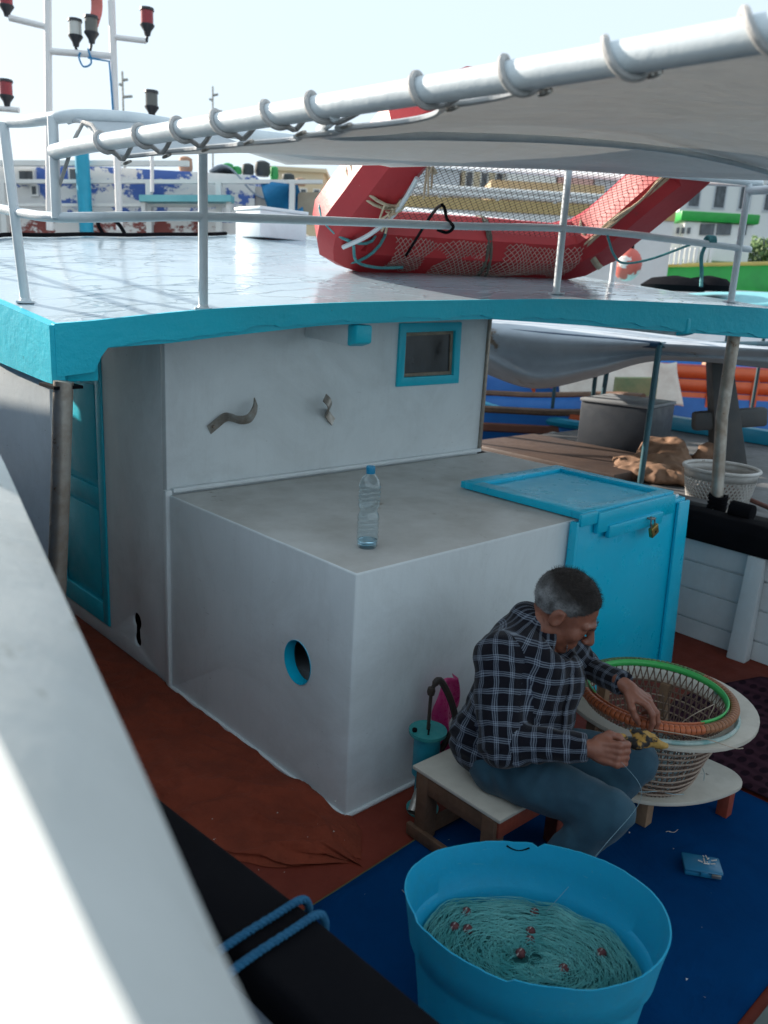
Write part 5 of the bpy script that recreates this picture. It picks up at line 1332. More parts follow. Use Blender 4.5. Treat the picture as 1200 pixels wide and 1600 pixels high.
# -- big white boat with flaking blue paint, far left
t = 11.0; F = berth(t)
bA = thing('moored_boat', 'large white moored boat with flaking blue paint at far left', 'boat', F(-3.0, 1.5, -1.0))
pA = peel('flaking_white_and_blue_paint', (.76, .76, .75), (.055, .13, .42), 1.5, .50, (.80, .78, .76))
pB = peel('flaking_white_and_red_paint', (.74, .72, .70), (.24, .055, .045), 1.3, .52)
slab(G(), F, -8.5, -1.15, 0, 3.0, -1.2, kz(300, 345, t)).build('hull', pB, bA)
slab(G(), F, -8.5, -1.7, .05, 2.6, kz(300, 345, t) + .001, kz(200, 262, t)).build('superstructure', pA, bA)
for u0, u1, v0, v1 in ((117, 137, 265, 283), (40, 60, 268, 286), (58, 64, 292, 304)):
    f_ = pxslab(F, t, u0 - 3, u1 + 3, v0 - 3, v1 + 3, -.01, .06).build('window', MT['far_white'], bA); pxslab(F, t, u0, u1, v0, v1, -.02, .05).build('pane', MT['glassdk'], f_)
for v0, v1, u0, u1 in ((254, 262, -150, 300), (283, 289, -150, 500), (320, 325, -150, 360)):
    pxslab(F, t, u0, u1, v0, v1, -.16, -.08).build('rail', MT['far_white'], bA)
for u in (-60, 20, 240, 345, 455): pxslab(F, t, u - 4, u + 4, 286, 372, -.17, -.07).build('stanchion', MT['far_white'], bA)
G().tube([F(kx(148, t), -.3, kz(148, 238, t)), F(kx(151, t), -.3, kz(151, 366, t))], .085, 14).build('exhaust_stack', paint('bright_turquoise', (.01, .36, .55), None, .4), bA)
pxslab(F, t, 236, 370, 311, 321, -.45, -.2).build('bench', MT['turq'], bA)
for u in (240, 365): pxslab(F, t, u - 3, u + 3, 321, 345, -.4, -.3).build('bench_leg', MT['far_white'], bA)
# wheelhouse with tarpaulins
slab(G(), F, kx(375, t), kx(430, t), .1, 1.6, kz(400, 365, t), kz(400, 290, t)).build('wheelhouse', paint('greyish_white', (.55, .53, .50), (.42, .40, .37), .6, 4), bA)
g = G(); g.grid(lambda u, v: F(kx(408, t) + (kx(462, t) - kx(408, t)) * u + .10 * v, -.05 - .12 * math.sin(3 * u + 4 * v), kz(430, 288, t) + (kz(430, 338, t) - kz(430, 288, t)) * v), 14, 10); o = g.build('tarpaulin', MT['tarpblue'], bA); o.modifiers.new('s', 'SOLIDIFY').thickness = .02
g = G(); g.grid(lambda u, v: F(kx(325, t) + (kx(420, t) - kx(325, t)) * u, .05 + .9 * v, kz(370, 268, t) - .25 * u * u + .10 * math.sin(6 * u) - .1 * v), 14, 8); o = g.build('tarpaulin', paint('grey_blue_tarp', (.30, .36, .44), None, .6, 3), bA); o.modifiers.new('s', 'SOLIDIFY').thickness = .02
pxslab(F, t, 462, 500, 300, 345, .0, .6).build('canvas_screen', paint('tan_canvas', (.40, .35, .27), None, .8, 4), bA)
# deck clutter
rr = random.Random(31)
cl_cols = [paint('clutter_green', (.04, .38, .10), None, .5), paint('clutter_dark', (.05, .06, .06), None, .6), paint('clutter_tan', (.45, .25, .15), None, .6)]
for i, (u, v, w_, h_, k) in enumerate(((275, 245, 22, 20, 2), (340, 250, 18, 14, 0), (352, 252, 16, 12, 0), (368, 248, 20, 16, 1), (390, 244, 26, 20, 1), (408, 250, 14, 18, 0), (430, 258, 22, 14, 1), (450, 262, 18, 10, 2))):
    c_ = F(kx(u, t), .6 + .1 * i, kz(u, v + h_ * .7, t)); g = G(); s_ = w_ / 2 * t / 1278
    g.lathe([(s_ * .8, 0), (s_, h_ * .3 * t / 1278), (s_ * .9, h_ * t / 1278), (s_ * .4, h_ * 1.15 * t / 1278)], c_, 9); g.build('gear_bundle', cl_cols[k], bA)
# light masts of that boat
t = 10.0; F = berth(t)
mast = thing('light_mast', 'white twin-post mast frame with red and clear lamps, upper left', 'mast', F(kx(125, t), 0, 1.0))
mw = paint('mast_white', (.82, .80, .79), (.76, .73, .72), .5, 5)
def seg(name, u0, v0, u1, v1, r, m_=mw, y=0, par=None): return G().tube([F(kx(u0, t, v0), y, kz(u0, v0, t)), F(kx(u1, t, v1), y, kz(u1, v1, t))], r, 10).build(name, m_, par or mast)
seg('post', 74, -60, 78, 360, .040); seg('post', 172, -60, 187, 360, .038)
seg('crossbar', 78, 80, 178, 88, .036); seg('crossbar', 15, 28, 74, 42, .034); seg('crossbar', 178, 58, 228, 64, .030); seg('crossbar', -60, 165, 30, 172, .03)
lred = N('red_lamp_glass'); lred.set(Base_Color=(.30, .02, .03), Roughness=.2); lred = lred.mat
lclr = N('clear_lamp_glass'); lclr.set(Base_Color=(.55, .55, .52), Roughness=.15); lclr = lclr.mat
lgry = N('smoked_lamp_glass'); lgry.set(Base_Color=(.12, .12, .11), Roughness=.2); lgry = lgry.mat
ldk = paint('lamp_base_black', (.03, .032, .04), None, .5)
for u, v, gm_ in ((10, 8, lred), (10, 148, lred), (118, 55, lclr), (143, 50, lgry), (230, 38, lred), (237, 165, lgry)):
    s_ = t / 1278.; c_ = F(kx(u, t, v), 0, kz(u, v + 19, t))
    ba = G().lathe([(.003, 0), (4 * s_, 1 * s_), (5 * s_, 6 * s_), (10 * s_, 13 * s_), (10 * s_, 15 * s_)], c_, 14).build('lamp_base', ldk, mast)
    G().lathe([(8.6 * s_, 15 * s_), (8.6 * s_, 32 * s_)], c_, 14).build('lamp_glass', gm_, ba); G().lathe([(10 * s_, 32 * s_), (9.5 * s_, 35.5 * s_), (2 * s_, 36.5 * s_)], c_, 14).build('lamp_cap', ldk, ba)
seg('lamp_stem', 237, 183, 238, 300, .02, mw); seg('lamp_stem', 230, 57, 229, 66, .015, ldk); seg('lamp_stem', 118, 74, 122, 84, .015, ldk); seg('lamp_stem', 143, 69, 140, 84, .015, ldk)
G().tube(catmull([F(kx(u, t, v), -.05, kz(u, v, t)) for u, v in ((140, 78), (145, 100), (133, 106), (126, 92), (128, 84))], 5), .010, 6).build('cable', MT['tarpblue'], mast)
G().tube([F(kx(u, t, v), -.05, kz(u, v, t)) for u, v in ((140, 92), (173, 98), (178, 165), (182, 240))], .012, 6).build('cable', MT['tarpblue'], mast)
g = G(); g.grid(lambda u, v: F(kx(140 + 18 * u - 6 * v, t, 15), .05 + .05 * math.sin(4 * v), kz(150, -10 + 52 * v, t)), 6, 10); o = g.build('flag', paint('faded_red_flag', (.62, .22, .20), (.55, .16, .15), .8, 5), mast); o.modifiers.new('s', 'SOLIDIFY').thickness = .006
# thin far masts
for u, v0, v1, tt, lab in ((200, 112, 300, 34., 'thin grey antenna mast beyond the white boat, left one'), (333, 135, 300, 40., 'thin grey antenna mast beyond the white boat, right one')):
    F = berth(tt); a = thing('antenna_mast', lab, 'mast', F(kx(u, tt), 0, -1), 'far antenna masts'); mg = MT['galv']
    G().tube([F(kx(u, tt), 0, -1), F(kx(u, tt), 0, kz(u, v0, tt))], .04, 6).build('pole', mg, a)
    for k, (du, dv) in enumerate(((8, 14), (-5, 22), (14, 40))): G().tube([F(kx(u, tt), 0, kz(u, v0 + dv, tt)), F(kx(u + du, tt), 0, kz(u, v0 + dv - 2, tt))], .05, 6).build('antenna_arm', mg, a)

# -- generic open wooden boat
def open_boat(name, label, F, xm, ym, L_, B_, zr, hull_m, cap_m, in_m, stripe_m=None, rake=.35, planks=0, ribs=0, keel=-1.25, heel=0.):
    bo = thing(name, label, 'boat', F(xm, ym, -1.0)); ns = 22
    def hw_(s): return B_ / 2 * (1 - max(0, (abs(s) - .45) / .55) ** 2.2) ** .5 if abs(s) < 1 else .001
    def sh_(s, sd=1): return zr + .28 * max(0, abs(s) - .35) ** 1.6 - (heel if sd < 0 else 0)
    ss = [-.995 + 1.99 * i / ns for i in range(ns + 1)]
    for side_ in (-1, 1):
        g = G(); g.grid(lambda u, v: (lambda s: F(xm + s * L_ / 2 * (1 - .08 * (1 - v)), ym + side_ * hw_(s) * (.55 + .45 * v ** .5), keel + (sh_(s, side_) - keel) * v))(-.995 + 1.99 * u), ns, 8); o = g.build('hull_side', hull_m, bo); o.modifiers.new('s', 'SOLIDIFY').thickness = .05
        g = G(); g.tube([F(xm + s * L_ / 2, ym + side_ * hw_(s), sh_(s, side_) + .02) for s in ss], .055, 8); g.build('gunwale', cap_m, bo)
        if stripe_m: g = G(); g.tube([F(xm + s * L_ / 2, ym + side_ * (hw_(s) + .015), sh_(s, side_) - .17) for s in ss], .04, 6, flat=1.8); g.build('rubbing_strake', stripe_m, bo)
        for k in range(planks):
            z0 = -.62 + k * .19; g = G(); g.grid(lambda u, v: (lambda s: F(xm + s * L_ / 2, ym + side_ * (hw_(s) * .985 - .06), sh_(s, side_) + z0 + (.178) * v))(-.8 + 1.6 * u), 16, 1); o = g.build('plank', in_m, bo); o.modifiers.new('s', 'SOLIDIFY').thickness = .02
        for k in range(ribs):
            s = -.7 + 1.4 * k / max(1, ribs - 1); g = G(); g.beam(F(xm + s * L_ / 2, ym + side_ * (hw_(s) - .09), sh_(s, side_) - .62), F(xm + s * L_ / 2, ym + side_ * (hw_(s) - .09), sh_(s, side_) - .02), .09, .07, up=tuple(AW)); g.build('rib', in_m, bo)
    g = G(); pts_ = [(s * L_ / 2, -hw_(s) * .96) for s in ss] + [(s * L_ / 2, hw_(s) * .96) for s in ss[::-1]]
    g.poly(pts_, [], lambda a, b, d: F(xm + a, ym + b, d), zr - .66 - heel * .5, zr - .62 - heel * .5); g.build('deck', in_m, bo)
    return bo
# white hull with ochre stripe seen through the float's netting
t = 13.0; F = berth(t)
bD = thing('moored_boat', 'white and ochre boat seen through the netting of the red float', 'boat', F(1.8, 1, -1))
och = paint('ochre_paint', (.52, .38, .16), (.45, .32, .13), .5, 3)
slab(G(), F, -.2, 4.3, 0, 2.6, -1.2, kz(760, 330, t)).build('hull', MT['far_white'], bD)
slab(G(), F, -.2, 4.3, -.02, 2.58, kz(760, 330, t) + .002, kz(760, 312, t)).build('sheer_stripe', och, bD)
for v in (298, 306): G().tube([F(-.2, 0, kz(760, v, t)), F(4.3, 0, kz(760, v, t))], .045, 8).build('rail', MT['far_white'], bD)
for i in range(6): G().tube([F(-.1 + .86 * i, 0, kz(760, 313, t)), F(-.1 + .86 * i, 0, kz(760, 298, t))], .03, 8).build('stanchion', MT['far_white'], bD)
slab(G(), F, 1.6, 3.4, .8, 2.0, kz(760, 312, t), kz(760, 268, t)).build('cabin', paint('tan_cabin', (.45, .33, .18), (.5, .42, .3), .6, 2), bD)
for i in range(3): slab(G(), F, 1.8 + .5 * i, 2.1 + .5 * i, .77, .81, kz(760, 300, t), kz(760, 284, t)).build('window', MT['glassdk'], bD)
# green and white trawler, right
t = 17.0; F = berth(t)
bE = thing('moored_boat', 'green hulled boat with white wheelhouse and green roof at right', 'boat', F(7.0, 1.2, -1))
grn = paint('vivid_green_paint', (.015, .33, .045), (.012, .26, .04), .4, 3)
g = G(); g.grid(lambda u, v: F(kx(985, t) + 7.6 * u, .9 * (1 - min(1, 2.2 * u)) ** 2 * (1 - .3 * v) - .12 * v, -1.2 + (kz(1000, 412, t) + .5 * max(0, u - .1) * 1.0 + 1.2) * v), 24, 8); o = g.build('hull_side', grn, bE); o.modifiers.new('s', 'SOLIDIFY').thickness = .06
G().tube([F(kx(985, t) + 7.6 * u, .9 * (1 - min(1, 2.2 * u)) ** 2 * .7 - .14, kz(1000, 412, t) + .5 * max(0, u - .1)) for u in np.linspace(0, 1, 24)], .05, 8).build('rubbing_strake', paint('yellow_strake', (.55, .42, .10), None, .5), bE)
slab(G(), F, kx(1000, t), kx(1200, t) + 3, .9, 2.6, -1.1, kz(1000, 412, t) + .0).build('hull_core', grn, bE)
slab(G(), F, kx(985, t), kx(1200, t) + 3, -.22, .6, -1.1, kz(1000, 446, t)).build('boot_topping', MT['far_white'], bE)
slab(G(), F, kx(1062, t), kx(1168, t), .4, 1.8, kz(1110, 405, t), kz(1110, 345, t)).build('wheelhouse', MT['far_white'], bE)
slab(G(), F, kx(1052, t), kx(1174, t), .3, 1.9, kz(1110, 344, t), kz(1110, 328, t)).build('wheelhouse_roof', grn, bE, bevel=.03)
for u0, u1 in ((1086, 1108), (1112, 1134), (1148, 1158)): pxslab(F, t, u0, u1, 346, 364, .37, .42).build('window', MT['glassdk'], bE)
for u0 in (1050, 1058, 1067): pxslab(F, t, u0, u0 + 4, 352, 362, .36, .41).build('port_slot', MT['glassdk'], bE)
slab(G(), F, kx(1040, t), kx(1062, t), .5, 1.7, kz(1050, 405, t), kz(1050, 345, t)).build('wheelhouse_wing', MT['far_white'], bE)
for i in range(14): pxslab(F, t, 1002 + i * 7.5, 1007 + i * 7.5, 386, 412, .15, .2).build('bulwark_board', MT['far_white'], bE)
# turquoise covered boat
t = 8.2; F = berth(t)
bF = thing('awning', 'pale turquoise flat awning in front of the green hull', 'awning', F(3.0, .8, .66))
g = G(); g.grid(lambda u, v: F(kx(935, t) + 2.6 * u, -.1 + 2.0 * v, kz(1000, 470, t) + .10 * math.sin(math.pi * v) + .03 * math.sin(9 * u + 3 * v) + .05 * u), 20, 12); o = g.build('cover', MT['turq'], bF); o.modifiers.new('s', 'SOLIDIFY').thickness = .02
for x_, y_ in ((.05, .0), (1.3, .0), (2.5, .0), (.05, 1.85), (2.5, 1.85)): G().tube([F(kx(935, t) + x_, y_, .64), F(kx(935, t) + x_, y_, kz(1000, 470, t) + .02)], .022, 8).build('awning_post', MT['frame0'], bF)
for k, (u_, w_) in enumerate(((1075, .34), (1130, .25))):
    c_ = F(kx(u_, t), .5, kz(u_, 462, t) + .05); G().lathe([(w_ * .9, 0), (w_, .05), (w_ * .7, .12), (.02, .15)], c_, 10).build('rolled_bundle', MT['black'], bF)
# faded fender ball beyond the roof edge
t = 9.0; F = berth(t); cc = F(kx(972, t), 0, kz(972, 436, t)); fb = thing('fender_ball', 'faded red and white fender ball just beyond the roof edge', 'fender', cc)
G().ball(cc + Vector((0, 0, .15)), (.15, .15, .17), 16, 10).build('ball', peel('red_and_white_fender', (.60, .12, .09), (.75, .70, .66), 3, .50), fb)
G().lathe([(.05, .30), (.05, .36), (.02, .38)], cc, 10).build('neck', MT['black'], fb)
# orange and blue open boat beyond the neighbour
t = 10.6; F = berth(t)
orange = paint('orange_paint', (.62, .115, .03), (.52, .09, .025), .5, 3, spot=(.30, .06, .03), spot_at=.66, spot_sc=5)
mblue = paint('mid_blue_paint', (.012, .16, .50), (.01, .12, .42), .45, 3); cyan = paint('cyan_gunwale', (.01, .30, .48), None, .4, 3)
open_boat('moored_boat', 'open boat with orange inside and blue gunwale at right', F, 4.9, 0.2, 7.6, 3.0, .97, mblue, cyan, orange, MT['far_white'], planks=4, ribs=9, heel=.50)
# white rim cloth draped over its far side
g = G(); g.grid(lambda u, v: F(2.55 + 1.7 * u, 1.36 - .5 * v + .05 * math.sin(11 * u), 1.06 - .62 * v * (1 - .25 * math.sin(2.2 * u)) + .10 * math.exp(-8 * v) + .03 * math.sin(19 * u + 2 * v)), 40, 14)
o = g.build('draped_cloth', paint('off_white_cloth', (.66, .60, .53), (.52, .44, .38), .85, 3, bump=.5, bsc=12), None); o.modifiers.new('s', 'SOLIDIFY').thickness = .012
tag(o, 'off-white cloth draped over the side of the orange boat', 'cloth')
g = pxslab(berth(11.2), 11.2, 975, 1040, 590, 645, -.1, .05); tag(g.build('board', paint('olive_board', (.30, .30, .15), (.10, .20, .10), .7, 2), None, bevel=.01), 'weathered olive board leaning in the orange boat', 'board')
# blue boat with red sheer behind it
t = 15.5; F = berth(t)
open_boat('moored_boat', 'long blue boat with red gunwale behind the orange boat', F, 6.0, 0, 9.5, 2.6, .93, mblue, paint('red_gunwale', (.50, .05, .04), None, .5), MT['far_white'], MT['far_white'])
t = 10.2; F = berth(t)
open_boat('moored_boat', 'blue and brown wooden boat in the gap right of the cabin', F, 1.2, .2, 4.4, 1.7, .62, mblue, MT['wood'], paint('brown_inside', (.22, .12, .08), None, .6), paint('red_brown_stripe', (.30, .12, .08), None, .6))
rr = random.Random(77)
for i, (u, v, tt) in enumerate(((1020, 552, 16.5), (1075, 548, 17), (1125, 560, 16), (905, 560, 16.5))):
    F = berth(tt); c_ = F(kx(u, tt), 0, kz(u, v + 20, tt)); g = G(); g.lathe([(.16, 0), (.2, .1), (.17, .24), (.05, .34)], c_, 10)
    tag(g.build('gear_heap', cl_cols[i % 3], None), ['green gear heap on the far blue boat, left of the wooden cross', 'dark gear heap on the far blue boat, just left of the cross', 'tan gear heap on the far blue boat, right of the cross', 'green gear heap on the far blue boat, leftmost'][i] , 'gear', 'gear on the far blue boat')

# ------------------------------------------------------------------ the neighbour to starboard
nbt = thing('neighbouring_boat', 'dark decked boat alongside to starboard with pipe frame and tarpaulin', 'boat', (4.6, 1.2, -1.0))
NZ_ = .70
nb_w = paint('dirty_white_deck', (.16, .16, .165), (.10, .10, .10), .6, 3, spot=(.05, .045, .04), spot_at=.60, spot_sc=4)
G().hexa([(3.2, -3.5, -1.2), (6.3, -3.5, -1.2), (6.3, 2.3, -1.2), (3.3, 2.3, -1.2), (3.12, -3.5, .62), (6.45, -3.5, .62), (6.45, 2.75, .62), (3.12, 2.75, .62)]).build('hull', MT['black'], nbt)
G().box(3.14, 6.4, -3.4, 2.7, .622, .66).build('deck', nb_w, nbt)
G().box(3.10, 3.22, -3.5, 2.76, .625, .73).build('gunwale', nb_w, nbt, bevel=.01)
G().box(6.30, 6.46, -3.5, 2.76, .665, .80).build('gunwale', cyan, nbt, bevel=.01)
G().box(3.35, 4.32, 1.05, 2.5, .661, .73).build('hatch_cover', paint('dark_hatch', (.10, .065, .05), (.06, .04, .035), .6, 4), nbt, bevel=.01)
MT['frame'] = paint('teal_dark_pipe', (.015, .10, .13), (.02, .06, .08), .45, 8)
G().tube([(3.50, .93, .66), (3.62, .994, 1.64)], .022, 10).build('frame_post', MT['frame'], nbt)
G().tube([(3.40, 2.50, 1.650), (3.62, .994, 1.640)], .026, 10).build('frame_rail', paint('navy_pipe', (.012, .06, .13), None, .4, 6), nbt)
G().tube([(3.30, 2.72, .66), (3.37, 2.70, 1.652)], .022, 10).build('frame_post', MT['frame'], nbt)
G().tube([(3.37, 2.70, 1.652), (3.40, 2.50, 1.650)], .026, 10).build('frame_rail', MT['frame'], nbt)
G().tube([(3.62, .994, 1.64), (6.1, .9, 1.66)], .022, 10).build('frame_rail', MT['frame'], nbt)
G().tube([(5.04, 2.30, .66), (5.06, 2.27, 1.62)], .022, 10).build('frame_post', MT['frame'], nbt)
# sagging tarpaulin on the frame
rows = [[(5.382, 4.317, 1.726), (5.714, 3.721, 1.737), (5.995, 3.163, 1.719), (6.25, 2.615, 1.663), (6.582, 2.133, 1.594), (7.046, 1.524, 1.524)],
        [(3.426, 2.582, 1.69), (3.537, 2.046, 1.68), (3.641, 1.585, 1.675), (3.766, 1.174, 1.67), (4.021, .86, 1.67), (4.372, .459, 1.66)],
        [(3.259, 2.426, 1.575), (3.424, 1.934, 1.437), (3.577, 1.523, 1.492), (3.733, 1.149, 1.574), (3.996, .842, 1.576), (4.347, .444, 1.589)],
        [(3.169, 2.338, 1.493), (3.365, 1.875, 1.318), (3.522, 1.476, 1.413), (3.71, 1.131, 1.544), (4.013, .848, 1.557), (4.413, .463, 1.541)],
        [(3.534, 2.642, 1.322), (3.723, 2.134, 1.202), (3.906, 1.719, 1.319), (4.075, 1.333, 1.483), (4.4, 1.033, 1.506), (4.826, .619, 1.48)]]
rc = [catmull(r_, 8) for r_ in rows]; cols_ = [catmull([r_[i] for r_ in rc], 7) for i in range(len(rc[0]))]
g = G(); nu_, nv_ = len(cols_) - 1, len(cols_[0]) - 1
g.grid(lambda u, v: cols_[round(u * nu_)][round(v * nv_)], nu_, nv_)
o = g.build('tarpaulin', paint('weathered_white_tarp', (.50, .56, .62), (.38, .42, .47), .7, 2.5, spot=(.25, .19, .14), spot_at=.62, spot_sc=3, bump=.4, bsc=12), None, ang=80); o.modifiers.new('s', 'SOLIDIFY').thickness = .004
tag(o, 'sagging weathered white tarpaulin over the pipe frame of the next boat', 'tarpaulin')
gb = thing('engine_box', 'grey box standing on the deck of the next boat', 'box', (4.65, 1.8, .66))
fp_ = [(4.32, 2.04), (4.415, 1.443), (5.0, 1.53), (4.9, 2.13)]; fpc = (4.66, 1.78)
dg = paint('shade_darkened_grey', (.045, .055, .070), (.035, .042, .055), .5, 3)  # body grey darkened in its colour to stand for shade
G().hexa([(x, y, .661) for x, y in fp_] + [(x, y, 1.085) for x, y in fp_]).build('box_body', dg, gb, bevel=.01)
G().hexa([(fpc[0] + (x - fpc[0]) * 1.03, fpc[1] + (y - fpc[1]) * 1.03, 1.086) for x, y in fp_] + [(fpc[0] + (x - fpc[0]) * 1.03, fpc[1] + (y - fpc[1]) * 1.03, 1.115) for x, y in fp_]).build('box_lid', paint('grey_lid', (.30, .32, .34), None, .5), gb, bevel=.008)
# brown sacking heap
hc = V3(3.98, 1.02, .70)
def heap(P_):
    d = ell(P_, hc, (.42, .40, .12)); d = smin(d, ell(P_, hc + V3(.25, .15, .10), (.20, .2, .12)), .08); d = smin(d, ell(P_, hc + V3(.42, -.12, .10), (.13, .12, .10)), .06)
    d = d + .07 * np.abs(vn(P_, 6)) + .045 * np.abs(vn(P_, 12)) + .015 * np.abs(vn(P_, 26)) - .02; return np.maximum(d, .662 - P_[..., 2])
o = sdf_mesh('sacking_heap', [nets(heap, hc - V3(.65, .6, .1), hc + V3(.75, .6, .42), .014)], paint('brown_sacking', (.26, .15, .09), (.17, .095, .06), .85, 5, bump=.6, bsc=30), None, 1)
tag(o, 'crumpled brown sacking heap beside the grey box', 'sacking')
# white plastic basket with lattice sides
wb = thing('plastic_basket', 'white plastic basket with lattice sides on the next boat', 'basket', (3.49, .36, .66))
wm = paint('grimy_white_plastic', (.58, .57, .55), (.42, .40, .37), .5, 9, spot=(.2, .16, .12), spot_at=.64, spot_sc=14); bc = (3.49, .36)
def ringpts(r, z, n=40): return [(bc[0] + r * math.cos(a), bc[1] + r * math.sin(a), z) for a in np.linspace(0, 2 * math.pi, n + 1)[:-1]]
G().tube(ringpts(.235, .895), .013, 8, closed=True).build('rim', wm, wb); G().tube(ringpts(.19, .675), .012, 8, closed=True).build('foot_ring', wm, wb)
G().lathe([(0, .672), (.19, .672), (.19, .68), (0, .68)], (*bc, 0), 30).build('floor', wm, wb)
g = G(); vs = []; fs = []
for z, r in ((.835, .222), (.895, .235)): vs += ringpts(r, z)
for i in range(40): fs.append((i, (i + 1) % 40, 40 + (i + 1) % 40, 40 + i))
g.add(vs, fs); o = g.build('upper_band', wm, wb); o.modifiers.new('s', 'SOLIDIFY').thickness = .004
g = G()
for i in range(48):
    for sg in (-1, 1):
        a0 = 2 * math.pi * i / 48; g.tube([(bc[0] + (.19 + .032 * q) * math.cos(a0 + sg * q * .5), bc[1] + (.19 + .032 * q) * math.sin(a0 + sg * q * .5), .675 + .162 * q) for q in np.linspace(0, 1, 5)], .0055, 4, caps=False)
tag(g.build('lattice', wm, wb, merge=False), kind='stuff')
G().ball((bc[0], bc[1], .70), (.17, .17, .10), 14, 8).build('contents', paint('dark_contents', (.16, .12, .10), None, .9, 20, bump=.8), wb)
# wooden cross-shaped mooring bitt
bitt = thing('mooring_bitt', 'dark wooden cross-shaped mooring bitt with yellow tip', 'bitt', (4.77, .87, .66)); bwd = paint('grey_black_wood', (.055, .06, .065), (.09, .085, .08), .6, 6, bump=.4)
b0 = Vector((4.77, .87, .655)); lx = Vector((.735, -.678, 0)); tp = Vector((4.77, .87, 1.50)) - lx * .21
def taper(a, b, w0, w1, dp): aw_ = Vector((.678, .735, 0)) * dp; return [a - lx * w0 - aw_, a + lx * w0 - aw_, a + lx * w0 + aw_, a - lx * w0 + aw_, b - lx * w1 - aw_, b + lx * w1 - aw_, b + lx * w1 + aw_, b - lx * w1 + aw_]
G().hexa(taper(b0, tp, .135, .085, .07)).build('post', bwd, bitt, bevel=.012)
G().lathe([(.085, 0), (.075, .05), (.045, .09), (.012, .115), (0, .118)], tp, 10).build('post_cap', paint('yellow_cap', (.42, .30, .10), None, .6), bitt)
mid_ = b0.lerp(tp, .48); G().beam(mid_ - lx * .25 - Vector((0, 0, .03)), mid_ + lx * .33 + Vector((0, 0, .04)), .10, .15).build('crossbar', bwd, bitt, bevel=.025)
# rope coil and bits on the near gunwale
g = G(); g.tube(catmull([(3.2, -.35, .74), (3.5, .02, .70), (3.9, .5, .69), (4.4, .9, .69)], 8), .016, 8); tag(g.build('pole', paint('reddish_pole', (.20, .08, .06), None, .6), None), 'thin reddish pole lying on the deck by the white basket', 'pole')

# ------------------------------------------------------------------ quay and town beyond
conc = paint('pale_concrete', (.52, .50, .46), (.44, .42, .39), .8, .3)
t = 58.; F = berth(t)
g = slab(G(), F, -140, 160, 0, 60, -3, .7); tag(g.build('quay', conc, None), kind='structure')
hs_c = [paint('house_white', (.80, .79, .76), (.74, .72, .69), .8, .3), paint('house_cream', (.62, .52, .36), (.56, .46, .31), .8, .3), paint('house_pink', (.66, .40, .36), (.6, .36, .32), .8, .3), paint('house_grey', (.62, .63, .65), (.56, .57, .6), .8, .3)]
roofm = paint('clay_roof', (.42, .16, .10), (.34, .13, .09), .8, 1)
def house(u0, u1, vt, tt, k, lab, floors=2, cols=4, flat=True):
    F = berth(tt); x0, x1 = kx(u0, tt), kx(u1, tt); zt_ = kz((u0 + u1) / 2, vt, tt); h = thing('house', lab, 'house', F((x0 + x1) / 2, 0, .7), 'houses along the far quay')
    slab(G(), F, x0, x1, 0, 8, .65, zt_).build('wall', hs_c[k], h)
    slab(G(), F, x0 - .25, x1 + .25, -.25, 8.2, zt_ + .002, zt_ + .3).build('roof', hs_c[k] if flat else roofm, h)
    fh = (zt_ - .7) / floors; cw = (x1 - x0) / cols
    for f_ in range(floors):
        for c_ in range(cols):
            a = x0 + cw * (c_ + .32); b = x0 + cw * (c_ + .72); z0 = .7 + fh * (f_ + .30); z1 = .7 + fh * (f_ + .75)
            w_ = slab(G(), F, a - .08, b + .08, -.05, .1, z0 - .08, z1 + .08).build('window', hs_c[0] if k else hs_c[3], h); slab(G(), F, a, b, -.07, .02, z0, z1).build('pane', MT['glassdk'], w_)
house(640, 705, 262, 60, 3, 'grey house on the far quay, left of the cream one', 2, 3); house(708, 775, 248, 62, 1, 'cream house on the far quay seen through the netting', 3, 3)
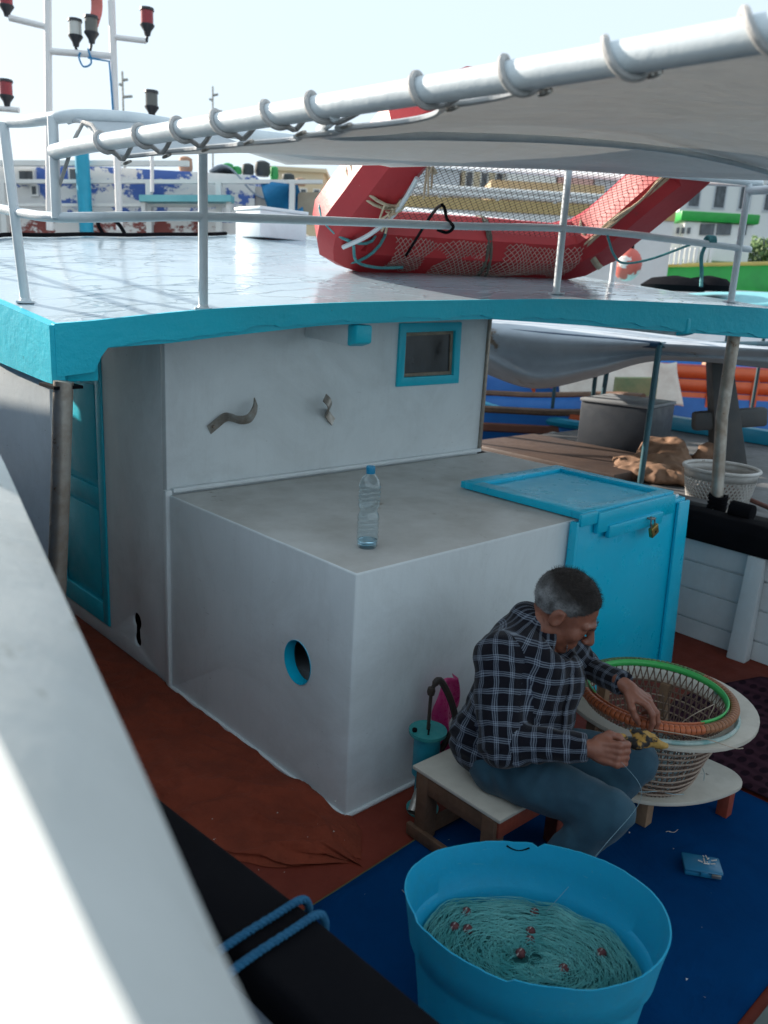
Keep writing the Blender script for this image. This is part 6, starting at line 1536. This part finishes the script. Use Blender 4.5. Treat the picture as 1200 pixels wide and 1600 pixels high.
house(778, 850, 258, 60, 0, 'white house on the far quay, behind the thin rail post', 2, 4); house(853, 905, 270, 61, 2, 'pink house on the far quay seen through the netting', 2, 3, False)
house(908, 1030, 282, 64, 3, 'low grey house on the far quay, left of the big white one', 2, 5); house(1040, 1230, 262, 48, 0, 'big white house behind the green boat', 3, 5)
house(530, 600, 262, 66, 0, 'white house on the far quay, left of the red float', 2, 4, False); house(420, 500, 268, 70, 1, 'cream house on the far quay, behind the blue tarpaulin', 2, 4); house(150, 300, 272, 72, 0, 'white house on the far quay behind the flaking boat', 2, 6)
# hill behind the town
g = G(); g.grid(lambda u, v: CP + RH * (-400 + 900 * u) + AW * (230 + 200 * v) + Vector((0, 0, -3 + (10 + 12 * abs(nz(u * 6, 3, 1.3)) + 6 * nz(u * 20, 1, 2)) * math.sin(math.pi * v * .9))), 120, 10)
tag(g.build('hill', paint('hazy_hill', (.16, .20, .14), (.22, .22, .18), .9, .02), None), kind='structure')
# tree by the white house
def tree(u, v, tt, hgt, lab):
    F = berth(tt); b = F(kx(u, tt), 0, .7); tr = thing('tree', lab, 'tree', b); rt_ = random.Random(int(u))
    G().tube([b, b + Vector((.1, 0, hgt * .4)), b + Vector((0, .1, hgt * .7))], [.16, .11, .05], 8).build('trunk', MT['wood'], tr)
    g = G()
    for k in range(2600):
        th_, ph, rr_ = rt_.uniform(0, 6.28), rt_.uniform(-1, 1), rt_.random() ** .4
        c_ = b + Vector((math.cos(th_) * (1 - ph * ph) ** .5 * hgt * .36 * rr_, math.sin(th_) * (1 - ph * ph) ** .5 * hgt * .36 * rr_, hgt * .68 + ph * hgt * .34 * rr_))
        if mn.noise(c_ * 1.1) < -.12: continue
        a_ = Vector((rt_.uniform(-1, 1), rt_.uniform(-1, 1), rt_.uniform(-1, 1))).normalized() * .13; b_ = a_.orthogonal().normalized() * .07
        g.add([c_ - a_, c_ + b_, c_ + a_, c_ - b_], [(0, 1, 2, 3)])
    g.build('crown', paint('leaf_green', (.06, .12, .03), (.10, .17, .05), .6, 2), tr, merge=False, smooth=False)
tree(1168, 385, 26, 3.4, 'leafy green tree between the green boat and the white house')
